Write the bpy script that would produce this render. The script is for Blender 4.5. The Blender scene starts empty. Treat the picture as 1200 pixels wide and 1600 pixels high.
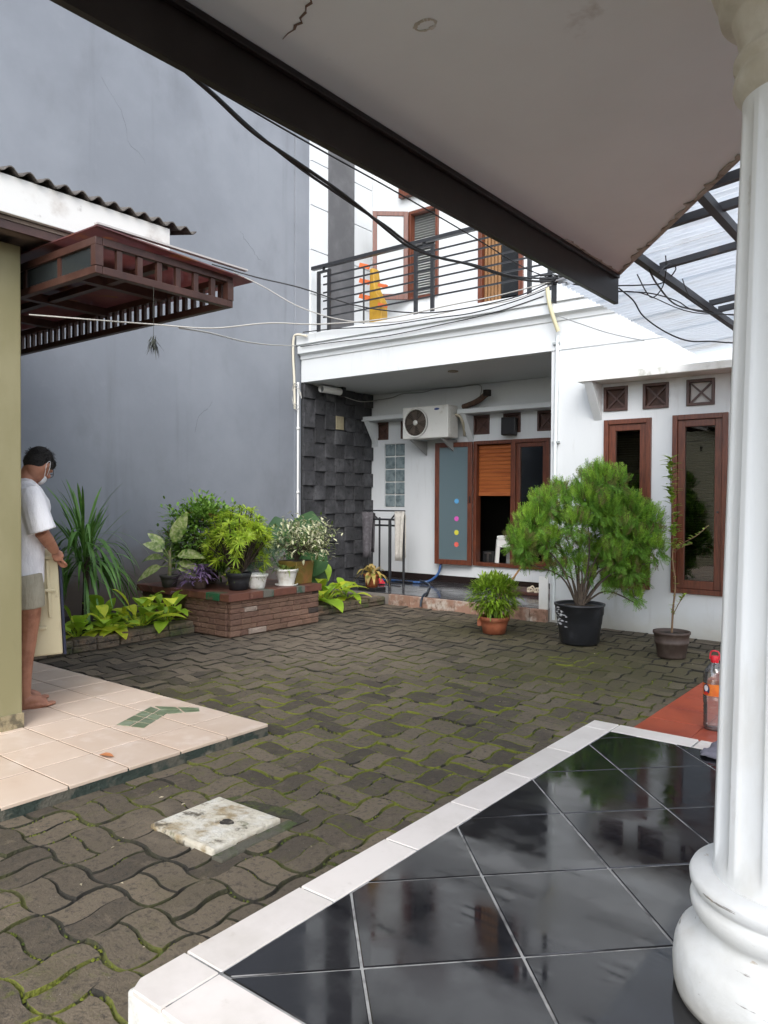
import bpy, bmesh, math, random
from mathutils import Vector, Matrix
from mathutils import noise as mnoise
SC = bpy.context.scene
COL = SC.collection
PI = math.pi
# ------------------------------------------------------------------ camera
H, PITCH, ROLL = 0.6642285, 0.0171408, 0.0043476
fwd = Vector((-math.sin(H), math.cos(H), 0)); right = Vector((math.cos(H), math.sin(H), 0)); up = Vector((0, 0, 1))
f2 = fwd*math.cos(PITCH) - up*math.sin(PITCH); u2 = up*math.cos(PITCH) + fwd*math.sin(PITCH)
r3 = right*math.cos(ROLL) + u2*math.sin(ROLL); u3 = u2*math.cos(ROLL) - right*math.sin(ROLL)
cam_d = bpy.data.cameras.new('camera'); cam = bpy.data.objects.new('camera', cam_d); COL.objects.link(cam)
CAMLOC = Vector((0, 0, 1.5))
m = Matrix((r3, u3, -f2)).transposed().to_4x4(); m.translation = CAMLOC; cam.matrix_world = m
cam_d.sensor_fit = 'VERTICAL'; cam_d.sensor_height = 32; cam_d.sensor_width = 24; cam_d.lens = 32*1187.86/1600
cam_d.clip_start = 0.05; cam_d.clip_end = 500
SC.camera = cam
# ------------------------------------------------------------------ light
world = bpy.data.worlds.new('World'); SC.world = world; world.use_nodes = True
wn = world.node_tree.nodes; wl = world.node_tree.links
bg = wn['Background']
sky = wn.new('ShaderNodeTexSky'); sky.sky_type = 'NISHITA'; sky.sun_disc = False
SUN_EL, SUN_AZ = math.radians(42), math.radians(146)          # azimuth clockwise from +Y
sky.sun_elevation = SUN_EL; sky.sun_rotation = SUN_AZ; sky.air_density = 1.0; sky.dust_density = 1.6
hs = wn.new('ShaderNodeHueSaturation'); hs.inputs['Saturation'].default_value = 0.45
wl.new(sky.outputs[0], hs.inputs['Color']); wl.new(hs.outputs[0], bg.inputs['Color'])
bg.inputs['Strength'].default_value = 0.15
sl = bpy.data.lights.new('sun', 'SUN'); sl.energy = 0.5; sl.angle = math.radians(40); sl.color = (1.0, 0.99, 0.97)
so = bpy.data.objects.new('sun', sl); COL.objects.link(so)
sd = Vector((math.sin(SUN_AZ)*math.cos(SUN_EL), math.cos(SUN_AZ)*math.cos(SUN_EL), math.sin(SUN_EL)))
so.rotation_euler = sd.to_track_quat('Z', 'Y').to_euler(); so.location = sd*30
SC.view_settings.view_transform = 'Standard'; SC.view_settings.look = 'None'
SC.view_settings.gamma = 1.0; SC.view_settings.exposure = 1.66
# ------------------------------------------------------------------ materials
def _noise(nt, vec, scale, detail=6, rough=.6, dist=0.):
    n = nt.nodes.new('ShaderNodeTexNoise'); n.inputs['Scale'].default_value = scale
    n.inputs['Detail'].default_value = detail; n.inputs['Roughness'].default_value = rough; n.inputs['Distortion'].default_value = dist
    nt.links.new(vec, n.inputs['Vector']); return n.outputs['Fac']
def _ramp(nt, fac, lo, hi):
    r = nt.nodes.new('ShaderNodeMapRange'); r.inputs['From Min'].default_value = lo; r.inputs['From Max'].default_value = hi
    r.interpolation_type = 'SMOOTHSTEP'; nt.links.new(fac, r.inputs['Value']); return r.outputs['Result']
def _mix(nt, fac, a, b, blend='MIX'):
    x = nt.nodes.new('ShaderNodeMix'); x.data_type = 'RGBA'; x.blend_type = blend
    if isinstance(fac, (int, float)): x.inputs[0].default_value = fac
    else: nt.links.new(fac, x.inputs[0])
    for s, v in ((6, a), (7, b)):
        if isinstance(v, (tuple, list)): x.inputs[s].default_value = (*v[:3], 1)
        else: nt.links.new(v, x.inputs[s])
    return x.outputs[2]
def _pos(nt, stretch=None, local=False):
    if local: g = nt.nodes.new('ShaderNodeTexCoord').outputs['Object']
    else: g = nt.nodes.new('ShaderNodeNewGeometry').outputs['Position']
    if stretch:
        mp = nt.nodes.new('ShaderNodeMapping'); mp.inputs['Scale'].default_value = stretch
        nt.links.new(g, mp.inputs['Vector']); return mp.outputs[0]
    return g
def M(name, col, rough=.6, layers=(), splash=None, bump=0., bscale=40., island=0., metal=0., spec=.5, trans=0., rvar=0., local=False, coat=0., bstretch=None):
    """layers: (colour, scale, lo, hi[, stretch[, strength]]) noise overlays at world positions."""
    mt = bpy.data.materials.new(name); mt.use_nodes = True; nt = mt.node_tree
    p = nt.nodes['Principled BSDF']; out = nt.nodes['Material Output']
    c = None
    for L in layers:
        st = L[4] if len(L) > 4 else None
        fac = _ramp(nt, _noise(nt, _pos(nt, st, local), L[1]), L[2], L[3])
        if len(L) > 5:
            mm = nt.nodes.new('ShaderNodeMath'); mm.operation = 'MULTIPLY'; nt.links.new(fac, mm.inputs[0]); mm.inputs[1].default_value = L[5]; fac = mm.outputs[0]
        c = _mix(nt, fac, col if c is None else c, L[0])
    if splash:      # mud thrown up from the soil: (colour, full below, none above)
        sx = nt.nodes.new('ShaderNodeSeparateXYZ'); nt.links.new(_pos(nt), sx.inputs[0])
        ns = nt.nodes.new('ShaderNodeMath'); ns.operation = 'MULTIPLY_ADD'; nt.links.new(_noise(nt, _pos(nt), 2.2, 6), ns.inputs[0]); ns.inputs[1].default_value = -(splash[2]-splash[1])*1.3; nt.links.new(sx.outputs['Z'], ns.inputs[2])
        mk_ = nt.nodes.new('ShaderNodeMapRange'); mk_.inputs['From Min'].default_value = splash[2]-(splash[2]-splash[1])*.65; mk_.inputs['From Max'].default_value = splash[1]-(splash[2]-splash[1])*.65; nt.links.new(ns.outputs[0], mk_.inputs['Value'])
        c = _mix(nt, mk_.outputs[0], col if c is None else c, splash[0])
    if island:
        g = nt.nodes.new('ShaderNodeNewGeometry'); oi = nt.nodes.new('ShaderNodeObjectInfo')
        ad = nt.nodes.new('ShaderNodeMath'); ad.operation = 'ADD'; nt.links.new(g.outputs['Random Per Island'], ad.inputs[0]); nt.links.new(oi.outputs['Random'], ad.inputs[1])
        fr = nt.nodes.new('ShaderNodeMath'); fr.operation = 'FRACT'; nt.links.new(ad.outputs[0], fr.inputs[0])
        mr = nt.nodes.new('ShaderNodeMapRange'); mr.inputs['To Min'].default_value = 1-island; mr.inputs['To Max'].default_value = 1+island
        nt.links.new(fr.outputs[0], mr.inputs['Value'])
        h = nt.nodes.new('ShaderNodeHueSaturation')
        if c is None: h.inputs['Color'].default_value = (*col, 1)
        else: nt.links.new(c, h.inputs['Color'])
        nt.links.new(mr.outputs[0], h.inputs['Value']); c = h.outputs[0]
    if c is None: p.inputs['Base Color'].default_value = (*col, 1)
    else: nt.links.new(c, p.inputs['Base Color'])
    p.inputs['Roughness'].default_value = rough; p.inputs['Metallic'].default_value = metal
    p.inputs['Specular IOR Level'].default_value = spec; p.inputs['Coat Weight'].default_value = coat
    if rvar:
        fac = _ramp(nt, _noise(nt, _pos(nt, None, local), 6), .3, .7)
        mr = nt.nodes.new('ShaderNodeMapRange'); mr.inputs['To Min'].default_value = max(0, rough-rvar); mr.inputs['To Max'].default_value = min(1, rough+rvar)
        nt.links.new(fac, mr.inputs['Value']); nt.links.new(mr.outputs[0], p.inputs['Roughness'])
    if bump:
        b = nt.nodes.new('ShaderNodeBump'); b.inputs['Strength'].default_value = min(1, bump*4); b.inputs['Distance'].default_value = bump*.05
        nt.links.new(_noise(nt, _pos(nt, bstretch, local), bscale, 8), b.inputs['Height']); nt.links.new(b.outputs[0], p.inputs['Normal'])
    if trans:
        t = nt.nodes.new('ShaderNodeBsdfTranslucent'); ms = nt.nodes.new('ShaderNodeMixShader'); ms.inputs[0].default_value = trans
        if c is None: t.inputs['Color'].default_value = (*col, 1)
        else: nt.links.new(c, t.inputs['Color'])
        nt.links.new(p.outputs[0], ms.inputs[1]); nt.links.new(t.outputs[0], ms.inputs[2]); nt.links.new(ms.outputs[0], out.inputs['Surface'])
    return mt
def Mglass(name, tint=(.9, .95, .95), refl=.08, rough=.02, frost=0.):
    mt = bpy.data.materials.new(name); mt.use_nodes = True; nt = mt.node_tree; nt.nodes.remove(nt.nodes['Principled BSDF'])
    out = nt.nodes['Material Output']
    t = nt.nodes.new('ShaderNodeBsdfTransparent'); t.inputs[0].default_value = (*tint, 1)
    g = nt.nodes.new('ShaderNodeBsdfGlossy'); g.inputs['Roughness'].default_value = rough
    fr = nt.nodes.new('ShaderNodeFresnel'); fr.inputs[0].default_value = 1.5
    mm = nt.nodes.new('ShaderNodeMath'); mm.operation = 'ADD'; nt.links.new(fr.outputs[0], mm.inputs[0]); mm.inputs[1].default_value = refl-.04; mm.use_clamp = True
    ms = nt.nodes.new('ShaderNodeMixShader'); nt.links.new(mm.outputs[0], ms.inputs[0]); nt.links.new(g.outputs[0], ms.inputs[2])
    base = t.outputs[0]
    if frost:
        d = nt.nodes.new('ShaderNodeBsdfPrincipled'); d.inputs['Base Color'].default_value = (*tint, 1); d.inputs['Roughness'].default_value = .5
        tr = nt.nodes.new('ShaderNodeBsdfTranslucent'); tr.inputs[0].default_value = (*tint, 1)
        m1 = nt.nodes.new('ShaderNodeMixShader'); m1.inputs[0].default_value = .5; nt.links.new(d.outputs[0], m1.inputs[1]); nt.links.new(tr.outputs[0], m1.inputs[2])
        m2 = nt.nodes.new('ShaderNodeMixShader'); m2.inputs[0].default_value = frost; nt.links.new(t.outputs[0], m2.inputs[1]); nt.links.new(m1.outputs[0], m2.inputs[2]); base = m2.outputs[0]
    nt.links.new(base, ms.inputs[1]); nt.links.new(ms.outputs[0], out.inputs['Surface'])
    return mt
# ------------------------------------------------------------------ mesh builder
class B:
    def __init__(s): s.v = []; s.f = []; s.mi = []; s.sm = []
    def add(s, vs, fs, mi=0, smooth=False):
        o = len(s.v); s.v += [tuple(v) for v in vs]
        for f in fs: s.f.append([i+o for i in f]); s.mi.append(mi); s.sm.append(smooth)
        return s
    def box(s, x0, x1, y0, y1, z0, z1, mi=0):
        return s.add([(x0,y0,z0),(x1,y0,z0),(x1,y1,z0),(x0,y1,z0),(x0,y0,z1),(x1,y0,z1),(x1,y1,z1),(x0,y1,z1)],
                     [(0,3,2,1),(4,5,6,7),(0,1,5,4),(1,2,6,5),(2,3,7,6),(3,0,4,7)], mi)
    def obox(s, c, size, rot=None, mi=0):
        c = Vector(c); R = rot or Matrix.Identity(3); hx, hy, hz = [q/2 for q in size]
        vs = [c + R @ Vector(p) for p in ((-hx,-hy,-hz),(hx,-hy,-hz),(hx,hy,-hz),(-hx,hy,-hz),(-hx,-hy,hz),(hx,-hy,hz),(hx,hy,hz),(-hx,hy,hz))]
        return s.add(vs, [(0,3,2,1),(4,5,6,7),(0,1,5,4),(1,2,6,5),(2,3,7,6),(3,0,4,7)], mi)
    def bar(s, a, b, w, h=None, mi=0):
        a = Vector(a); b = Vector(b); d = b-a
        q = d.to_track_quat('Y', 'Z').to_matrix()
        return s.obox((a+b)/2, (w, d.length, h or w), q, mi)
    def prism(s, pts, z0, z1, mi=0):
        n = len(pts); vs = [(x,y,z0) for x,y in pts]+[(x,y,z1) for x,y in pts]
        return s.add(vs, [tuple(range(n))[::-1], tuple(range(n,2*n))]+[(i,(i+1)%n,n+(i+1)%n,n+i) for i in range(n)], mi)
    def extr(s, pts, d, mi=0):
        n = len(pts); d = Vector(d); vs = [Vector(p) for p in pts]; vs += [v+d for v in vs]
        return s.add(vs, [tuple(range(n))[::-1], tuple(range(n,2*n))]+[(i,(i+1)%n,n+(i+1)%n,n+i) for i in range(n)], mi)
    def tube(s, pts, r, n=8, mi=0, caps=True):
        pts = [Vector(p) for p in pts]; rs = r if isinstance(r, (list,tuple)) else [r]*len(pts)
        rings = []; prev = None
        for i, p in enumerate(pts):
            d = (pts[min(i+1,len(pts)-1)]-pts[max(i-1,0)]).normalized()
            a = prev if prev is not None else (Vector((0,0,1)) if abs(d.z) < .9 else Vector((1,0,0)))
            a = (a - d*a.dot(d)).normalized(); b = d.cross(a); prev = a
            rings.append([p + (a*math.cos(2*PI*k/n)+b*math.sin(2*PI*k/n))*rs[i] for k in range(n)])
        vs = [v for R in rings for v in R]; fs = []
        for i in range(len(rings)-1):
            for k in range(n): fs.append((i*n+k, i*n+(k+1)%n, (i+1)*n+(k+1)%n, (i+1)*n+k))
        s.add(vs, fs, mi, True)
        if caps: s.add(rings[0], [tuple(range(n))[::-1]], mi); s.add(rings[-1], [tuple(range(n))], mi)
        return s
    def lathe(s, prof, c=(0,0,0), n=24, mi=0, axis='Z', rfun=None, smooth=True, caps=True):
        vs = []
        for (r, z) in prof:
            for k in range(n):
                t = 2*PI*k/n; rr = r*(rfun(t, z) if rfun else 1)
                if axis == 'Z': vs.append((c[0]+rr*math.cos(t), c[1]+rr*math.sin(t), c[2]+z))
                elif axis == 'Y': vs.append((c[0]+rr*math.cos(t), c[1]+z, c[2]+rr*math.sin(t)))
                else: vs.append((c[0]+z, c[1]+rr*math.cos(t), c[2]+rr*math.sin(t)))
        fs = [(i*n+k, i*n+(k+1)%n, (i+1)*n+(k+1)%n, (i+1)*n+k) for i in range(len(prof)-1) for k in range(n)]
        s.add(vs, fs, mi, smooth)
        for i in (0, len(prof)-1):
            if caps and prof[i][0] > 1e-4: s.add(vs[i*n:(i+1)*n], [tuple(range(n))], mi)
        return s
    def ell(s, c, r, n=12, rot=None, mi=0):
        R = rot or Matrix.Identity(3); c = Vector(c); vs = []; mm = n//2+1
        for i in range(mm):
            a = PI*i/(mm-1)
            for k in range(n):
                t = 2*PI*k/n; vs.append(c + R @ Vector((r[0]*math.sin(a)*math.cos(t), r[1]*math.sin(a)*math.sin(t), r[2]*math.cos(a))))
        return s.add(vs, [(i*n+k, i*n+(k+1)%n, (i+1)*n+(k+1)%n, (i+1)*n+k) for i in range(mm-1) for k in range(n)], mi, True)
    def leaf(s, p, d, upv, L, W, droop=.3, n=4, fold=.15, tip=1.3, mi=0, wav=0., rnd=None):
        """a folded, drooping blade with two strips either side of the midrib"""
        d = Vector(d).normalized(); u = Vector(upv); sd_ = d.cross(u)
        if sd_.length < 1e-4: sd_ = d.cross(Vector((1,.2,0)))
        sd_.normalize(); u = sd_.cross(d).normalized(); p = Vector(p); vs = []
        for i in range(n+1):
            t = i/n; w = W*.5*(math.sin(PI*min(1, (t**(1/tip))*.97+.03)))**.8 if 0 < i < n else W*.03
            ang = droop*t
            q = p + d*(L*t*math.cos(ang*.7)) - Vector((0,0,1))*(L*t*math.sin(ang)*.8) if droop >= 0 else p + d*L*t
            ww = wav*W*math.sin(i*2.1+p.x*40)
            vs += [q - sd_*w + u*(w*fold+ww), q, q + sd_*w + u*(w*fold-ww)]
        fs = []
        for i in range(n): a = 3*i; fs += [(a,a+1,a+4,a+3),(a+1,a+2,a+5,a+4)]
        return s.add(vs, fs, mi, True)
    def build(s, name, mats, parent=None, bevel=0., recalc=True, loc=None, seg=2):
        me = bpy.data.meshes.new(name); me.from_pydata(s.v, [], s.f)
        me.polygons.foreach_set('material_index', s.mi); me.polygons.foreach_set('use_smooth', s.sm)
        if recalc:
            bm = bmesh.new(); bm.from_mesh(me); bmesh.ops.recalc_face_normals(bm, faces=bm.faces); bm.to_mesh(me); bm.free()
        for mt in (mats if isinstance(mats, (list, tuple)) else [mats]): me.materials.append(mt)
        o = bpy.data.objects.new(name, me); COL.objects.link(o)
        if parent: o.parent = parent
        if loc: o.location = loc
        if bevel:
            mo = o.modifiers.new('bevel', 'BEVEL'); mo.width = bevel; mo.segments = seg; mo.limit_method = 'ANGLE'
        return o
def tag(o, label, cat, group=None):
    o['label'] = label; o['category'] = cat
    if group: o['group'] = group
    return o
def thing(name, label, cat, loc=(0,0,0), rz=0, group=None):
    o = bpy.data.objects.new(name, None); COL.objects.link(o); o.location = loc; o.rotation_euler = (0,0,rz); o.empty_display_size = .1
    return tag(o, label, cat, group)
def struct(o): o['kind'] = 'structure'; return o
def stuff(o): o['kind'] = 'stuff'; return o
def piece(me, name, parent, loc=(0,0,0), rot=(0,0,0), scl=(1,1,1)):
    o = bpy.data.objects.new(name, me); COL.objects.link(o); o.parent = parent; o.location = loc; o.rotation_euler = rot; o.scale = scl; return o
def bezier(pts, n=6):
    """Catmull-Rom through the points"""
    P = [Vector(p) for p in pts]; out = []
    for i in range(len(P)-1):
        p0 = P[max(i-1,0)]; p1 = P[i]; p2 = P[i+1]; p3 = P[min(i+2,len(P)-1)]
        for k in range(n):
            t = k/n; out.append(.5*((2*p1)+(p2-p0)*t+(2*p0-5*p1+4*p2-p3)*t*t+(3*p1-p0-3*p2+p3)*t**3))
    out.append(P[-1]); return out
def wall_holes(b, axis, pos, thick, u0, u1, z0, z1, holes, mi=0):
    """slab in plane axis=pos (front) to pos+thick, with rectangular through holes (u0,u1,z0,z1)"""
    us = sorted({u0,u1,*[h[0] for h in holes],*[h[1] for h in holes]}); zs = sorted({z0,z1,*[h[2] for h in holes],*[h[3] for h in holes]})
    P = (lambda u,d,z: (u,d,z)) if axis == 'Y' else (lambda u,d,z: (d,u,z))
    inh = lambda u,z: any(h[0] < u < h[1] and h[2] < z < h[3] for h in holes)
    def q(a): b.add(a, [(0,1,2,3)], mi)
    for i in range(len(us)-1):
        for j in range(len(zs)-1):
            if inh((us[i]+us[i+1])/2, (zs[j]+zs[j+1])/2): continue
            for d in (pos, pos+thick): q([P(us[i],d,zs[j]),P(us[i+1],d,zs[j]),P(us[i+1],d,zs[j+1]),P(us[i],d,zs[j+1])])
    for (a,c,e,g) in list(holes)+[(u0,u1,z0,z1)]:
        d0, d1 = pos, pos+thick
        q([P(a,d0,e),P(c,d0,e),P(c,d1,e),P(a,d1,e)]); q([P(a,d0,g),P(c,d0,g),P(c,d1,g),P(a,d1,g)])
        q([P(a,d0,e),P(a,d0,g),P(a,d1,g),P(a,d1,e)]); q([P(c,d0,e),P(c,d0,g),P(c,d1,g),P(c,d1,e)])
    return b
def project(p):
    v = Vector(p)-CAMLOC; z = v.dot(f2)
    if z < .05: return None
    return 600+1187.86*v.dot(r3)/z, 800-1187.86*v.dot(u3)/z, z
rng = random.Random(7)
# palette
white_paint = M('white_paint', (.60,.62,.63), .55, [((.52,.535,.54), 1.3, .5, .85, (1,1,.35), .5), ((.40,.40,.37), 7, .60, .8, (1,1,.22), .4), ((.47,.475,.47), 18, .56, .8, (1,1,.10), .35)], splash=((.46,.44,.38), -.05, .28), bump=.03, bscale=60)
white_old = M('white_old_paint', (.74,.74,.72), .6, [((.30,.30,.25), 5, .56, .72, (1,1,.5), .8), ((.55,.55,.50), 2, .4, .7)], bump=.06, bscale=50)
grey_paint = M('grey_wall_paint', (.172,.186,.210), .75, [((.222,.238,.265), .45, .35, .7), ((.135,.144,.160), 1.3, .5, .8, (1,1,.6), .6), ((.22,.234,.256), 5, .55, .8, None, .35), ((.115,.122,.135), 2.6, .56, .78, (1,1,.07), .5)], splash=((.13,.10,.08), .25, 1.1), bump=.10, bscale=9)
dark_grey_paint = M('dark_grey_paint', (.085,.085,.09), .7, [((.12,.12,.125), 3, .4, .7)], bump=.04)
soffit_paint = M('soffit_paint', (.80,.84,.865), .8, [((.74,.775,.795), .8, .4, .75), ((.36,.33,.29), 2.6, .68, .78, None, .5)], bump=.03, bscale=30)
fascia_brown = M('fascia_brown_paint', (.013,.009,.008), .35, [((.020,.015,.014), 6, .4, .7)], bump=.02, spec=.3)
wood_red = M('red_brown_wood', (.135,.040,.020), .38, [((.075,.022,.012), 9, .35, .7, (6,6,.6)), ((.20,.065,.03), 3, .55, .8, None, .6)], bump=.04, bscale=30, bstretch=(8,8,1))
wood_dark = M('dark_brown_wood', (.060,.026,.019), .45, [((.10,.048,.036), 7, .45, .75), ((.03,.014,.011), 3, .5, .8)], bump=.05)
wood_blind = M('orange_wood_blind', (.36,.105,.025), .5, [((.25,.06,.015), 8, .4, .7, (.4,1,6))])
black_metal = M('black_metal', (.018,.019,.022), .4, [((.035,.035,.036), 12, .5, .75)], spec=.5)
steel_dark = M('dark_steel', (.035,.036,.042), .5, [((.09,.06,.045), 7, .58, .75)], bump=.03)
black_plastic = M('black_plastic', (.015,.015,.016), .42)
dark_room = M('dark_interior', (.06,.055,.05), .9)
terracotta = M('terracotta', (.33,.10,.045), .65, [((.24,.07,.035), 14, .4, .7), ((.42,.2,.12), 5, .6, .8, None, .5)], bump=.04)
white_pot = M('white_plastic_pot', (.72,.71,.67), .5, [((.50,.47,.38), 9, .52, .75)])
soil = M('soil', (.028,.020,.014), .95, [((.055,.04,.028), 30, .4, .7)], bump=.3, bscale=70)
bark = M('bark', (.075,.055,.038), .9, [((.035,.026,.02), 40, .4, .7)], bump=.15, bscale=60)
white_plastic = M('white_plastic', (.72,.72,.70), .4)
concrete = M('old_concrete', (.32,.31,.28), .85, [((.14,.135,.11), 6, .45, .7), ((.10,.12,.05), 2.5, .55, .75, None, .8)], bump=.25, bscale=30)
clear_glass = Mglass('window_glass', (.45,.48,.48), .09)
# ------------------------------------------------------------------ ground
g = struct(B().add([(-200,-200,-.06),(200,-200,-.06),(200,200,-.06),(-200,200,-.06)], [(0,1,2,3)]).build('ground', M('bare_earth', (.10,.085,.06), .95, [((.06,.05,.035), 3, .4, .7)], bump=.2, bscale=20)))
# joint bed: dark grit with bright moss
def blot(nt, pos, c, r0, r1):
    d = nt.nodes.new('ShaderNodeVectorMath'); d.operation = 'DISTANCE'; nt.links.new(pos, d.inputs[0]); d.inputs[1].default_value = (*c, 0)
    n = nt.nodes.new('ShaderNodeMath'); n.operation = 'MULTIPLY_ADD'; nt.links.new(_noise(nt, pos, 1.6, 5, .65), n.inputs[0]); n.inputs[1].default_value = r1*1.1; nt.links.new(d.outputs['Value'], n.inputs[2])
    return _ramp(nt, n.outputs[0], r1*1.5, r0)
def maxn(nt, a, b):
    m_ = nt.nodes.new('ShaderNodeMath'); m_.operation = 'MAXIMUM'; nt.links.new(a, m_.inputs[0]); nt.links.new(b, m_.inputs[1]); return m_.outputs[0]
def moss_masks(nt):
    pos = _pos(nt)
    zone = maxn(nt, _ramp(nt, _noise(nt, pos, .55, 3), .56, .66), maxn(nt, blot(nt, pos, (-3.1,4.2), 2.3, 3.0), blot(nt, pos, (-2.1,1.1), .35, .55)))
    fine = _ramp(nt, _noise(nt, pos, 7.5, 5, .6), .38, .50)
    mm = nt.nodes.new('ShaderNodeMath'); mm.operation = 'MULTIPLY'; nt.links.new(zone, mm.inputs[0]); nt.links.new(fine, mm.inputs[1]); return mm.outputs[0], pos
def joint_material():
    mt = M('mossy_joint', (.02,.018,.014), .95, bump=.3, bscale=90); nt = mt.node_tree; p = nt.nodes['Principled BSDF']
    mask, pos = moss_masks(nt)
    mosscol = _mix(nt, _noise(nt, pos, 45, 3), (.11,.13,.014), (.21,.22,.028))
    base = _mix(nt, _noise(nt, pos, 25, 4), (.012,.011,.009), (.045,.04,.03))
    nt.links.new(_mix(nt, mask, base, mosscol), p.inputs['Base Color']); return mt
joint = joint_material()
def paver_material():
    mt = M('concrete_paver', (.10,.09,.08), .82, bump=.2, bscale=85, spec=.35); nt = mt.node_tree; p = nt.nodes['Principled BSDF']
    pos = _pos(nt); gg = nt.nodes.new('ShaderNodeNewGeometry'); oi = nt.nodes.new('ShaderNodeObjectInfo')
    ad = nt.nodes.new('ShaderNodeMath'); ad.operation = 'ADD'; nt.links.new(gg.outputs['Random Per Island'], ad.inputs[0]); nt.links.new(oi.outputs['Random'], ad.inputs[1])
    fr = nt.nodes.new('ShaderNodeMath'); fr.operation = 'FRACT'; nt.links.new(ad.outputs[0], fr.inputs[0])
    c = _mix(nt, fr.outputs[0], (.058,.047,.035), (.158,.126,.088))
    c = _mix(nt, _ramp(nt, _noise(nt, pos, 9, 7, .7), .50, .80), c, (.165,.130,.092))
    c = _mix(nt, _ramp(nt, _noise(nt, pos, 34, 6, .75), .48, .72), c, (.034,.030,.026))
    # sandy, bleached patches
    sand = maxn(nt, _ramp(nt, _noise(nt, pos, .8, 4), .60, .75), blot(nt, pos, (-5.3,5.6), 1.3, 2.0))
    sm_ = nt.nodes.new('ShaderNodeMath'); sm_.operation = 'MULTIPLY'; nt.links.new(sand, sm_.inputs[0]); nt.links.new(_ramp(nt, _noise(nt, pos, 9, 5), .25, .6), sm_.inputs[1]); c = _mix(nt, sm_.outputs[0], c, (.190,.152,.110))
    # damp green-brown film
    film = maxn(nt, _ramp(nt, _noise(nt, pos, .45, 5, .65), .58, .74), maxn(nt, blot(nt, pos, (-2.7,6.9), 1.6, 2.3), blot(nt, pos, (-4.4,7.6), 1.0, 1.6)))
    f3 = nt.nodes.new('ShaderNodeMath'); f3.operation = 'MULTIPLY'; nt.links.new(film, f3.inputs[0]); f3.inputs[1].default_value = .75
    c = _mix(nt, f3.outputs[0], c, (.068,.060,.022))
    mask, _ = moss_masks(nt)
    sp = _ramp(nt, _noise(nt, pos, 13, 6, .75), .50, .72)
    mm = nt.nodes.new('ShaderNodeMath'); mm.operation = 'MULTIPLY'; nt.links.new(mask, mm.inputs[0]); nt.links.new(sp, mm.inputs[1])
    c = _mix(nt, mm.outputs[0], c, (.098,.105,.022))
    # pale lichen specks
    li = _ramp(nt, _noise(nt, pos, 95, 2), .73, .78)
    c = _mix(nt, li, c, (.27,.255,.23))
    nt.links.new(c, p.inputs['Base Color']); return mt
paver_mat = paver_material()
paving = struct(B().add([(-7.2,-3,-.014),(3,-3,-.014),(3,8.75,-.014),(-7.2,8.75,-.014)], [(0,1,2,3)]).build('courtyard_paving', joint))
MOD, AMP, GAP = .266, .0125, .0042
def wv(a):
    u = (a/(2*PI)) % 1.0
    if u < .14: return u/.14
    if u < .36: return 1.0
    if u < .64: return 1-(u-.36)/.14
    if u < .86: return -1.0
    return -1+(u-.86)/.14
def paver_mesh(orient, k):
    """one of a pair of S-edged blocks inside a square module; warp is periodic, so blocks interlock"""
    if orient == 0: x0, x1, y0, y1 = 0, MOD, k*MOD/2, (k+1)*MOD/2; nx, ny = 8, 4
    else: x0, x1, y0, y1 = k*MOD/2, (k+1)*MOD/2, 0, MOD; nx, ny = 4, 8
    w = 2*PI/MOD
    def ring(ins, z):
        a0, a1, b0, b1 = x0+ins, x1-ins, y0+ins, y1-ins; pts = []
        pts += [(a0+(a1-a0)*i/nx, b0) for i in range(nx)] + [(a1, b0+(b1-b0)*i/ny) for i in range(ny)]
        pts += [(a1-(a1-a0)*i/nx, b1) for i in range(nx)] + [(a0, b1-(b1-b0)*i/ny) for i in range(ny)]
        return [(x+AMP*wv(w*y), y+AMP*wv(w*x), z) for x, y in pts]
    R = [ring(.0085, .0), ring(.0062, -.002), ring(GAP, -.013), ring(GAP, -.03)]; n = len(R[0])
    cx, cy = (x0+x1)/2, (y0+y1)/2
    vs = [(x-cx, y-cy, z) for r in R for x, y, z in r]
    me = bpy.data.meshes.new('paver'); fs = [tuple(range(n))]
    mi = [0]
    for r in range(3):
        for i in range(n): fs.append((r*n+i, (r+1)*n+i, (r+1)*n+(i+1)%n, r*n+(i+1)%n)); mi.append(1)
    me.from_pydata(vs, [], fs); me.polygons.foreach_set('material_index', mi)
    me.materials.append(paver_mat); me.materials.append(joint); return me, (cx, cy), vs, fs, mi
PM = {(o, k): paver_mesh(o, k) for o in (0, 1) for k in (0, 1)}
MANHOLE = (-2.985, -2.50, 2.03, 2.49)
cand = []
for i in range(-28, 12):
    for j in range(-12, 34):
        for k in (0, 1):
            o = (i+j) % 2; me, (cx, cy), vs, fs, mi = PM[(o, k)]
            x, y = i*MOD+cx+.02, j*MOD+cy+.05
            if not (-6.85 < x < 1.5 and -2.5 < y < 8.62): continue
            if x > -1.72 and y < 4.4: continue
            if x < -3.66 and y < 3.22: continue
            if MANHOLE[0]+.05 < x < MANHOLE[1]-.03 and MANHOLE[2]+.04 < y < MANHOLE[3]-.04: continue
            if x < -6.38 and y > 5.45 and y < 6.6: continue
            p = project((x, y, 0)); vis = -1
            if p and -60 < p[0] < 1190 and p[1] < 1680: vis = 1/p[2]
            cand.append((vis, x, y, o, k))
cand.sort(key=lambda c: -c[0])
bulk = B()
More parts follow.
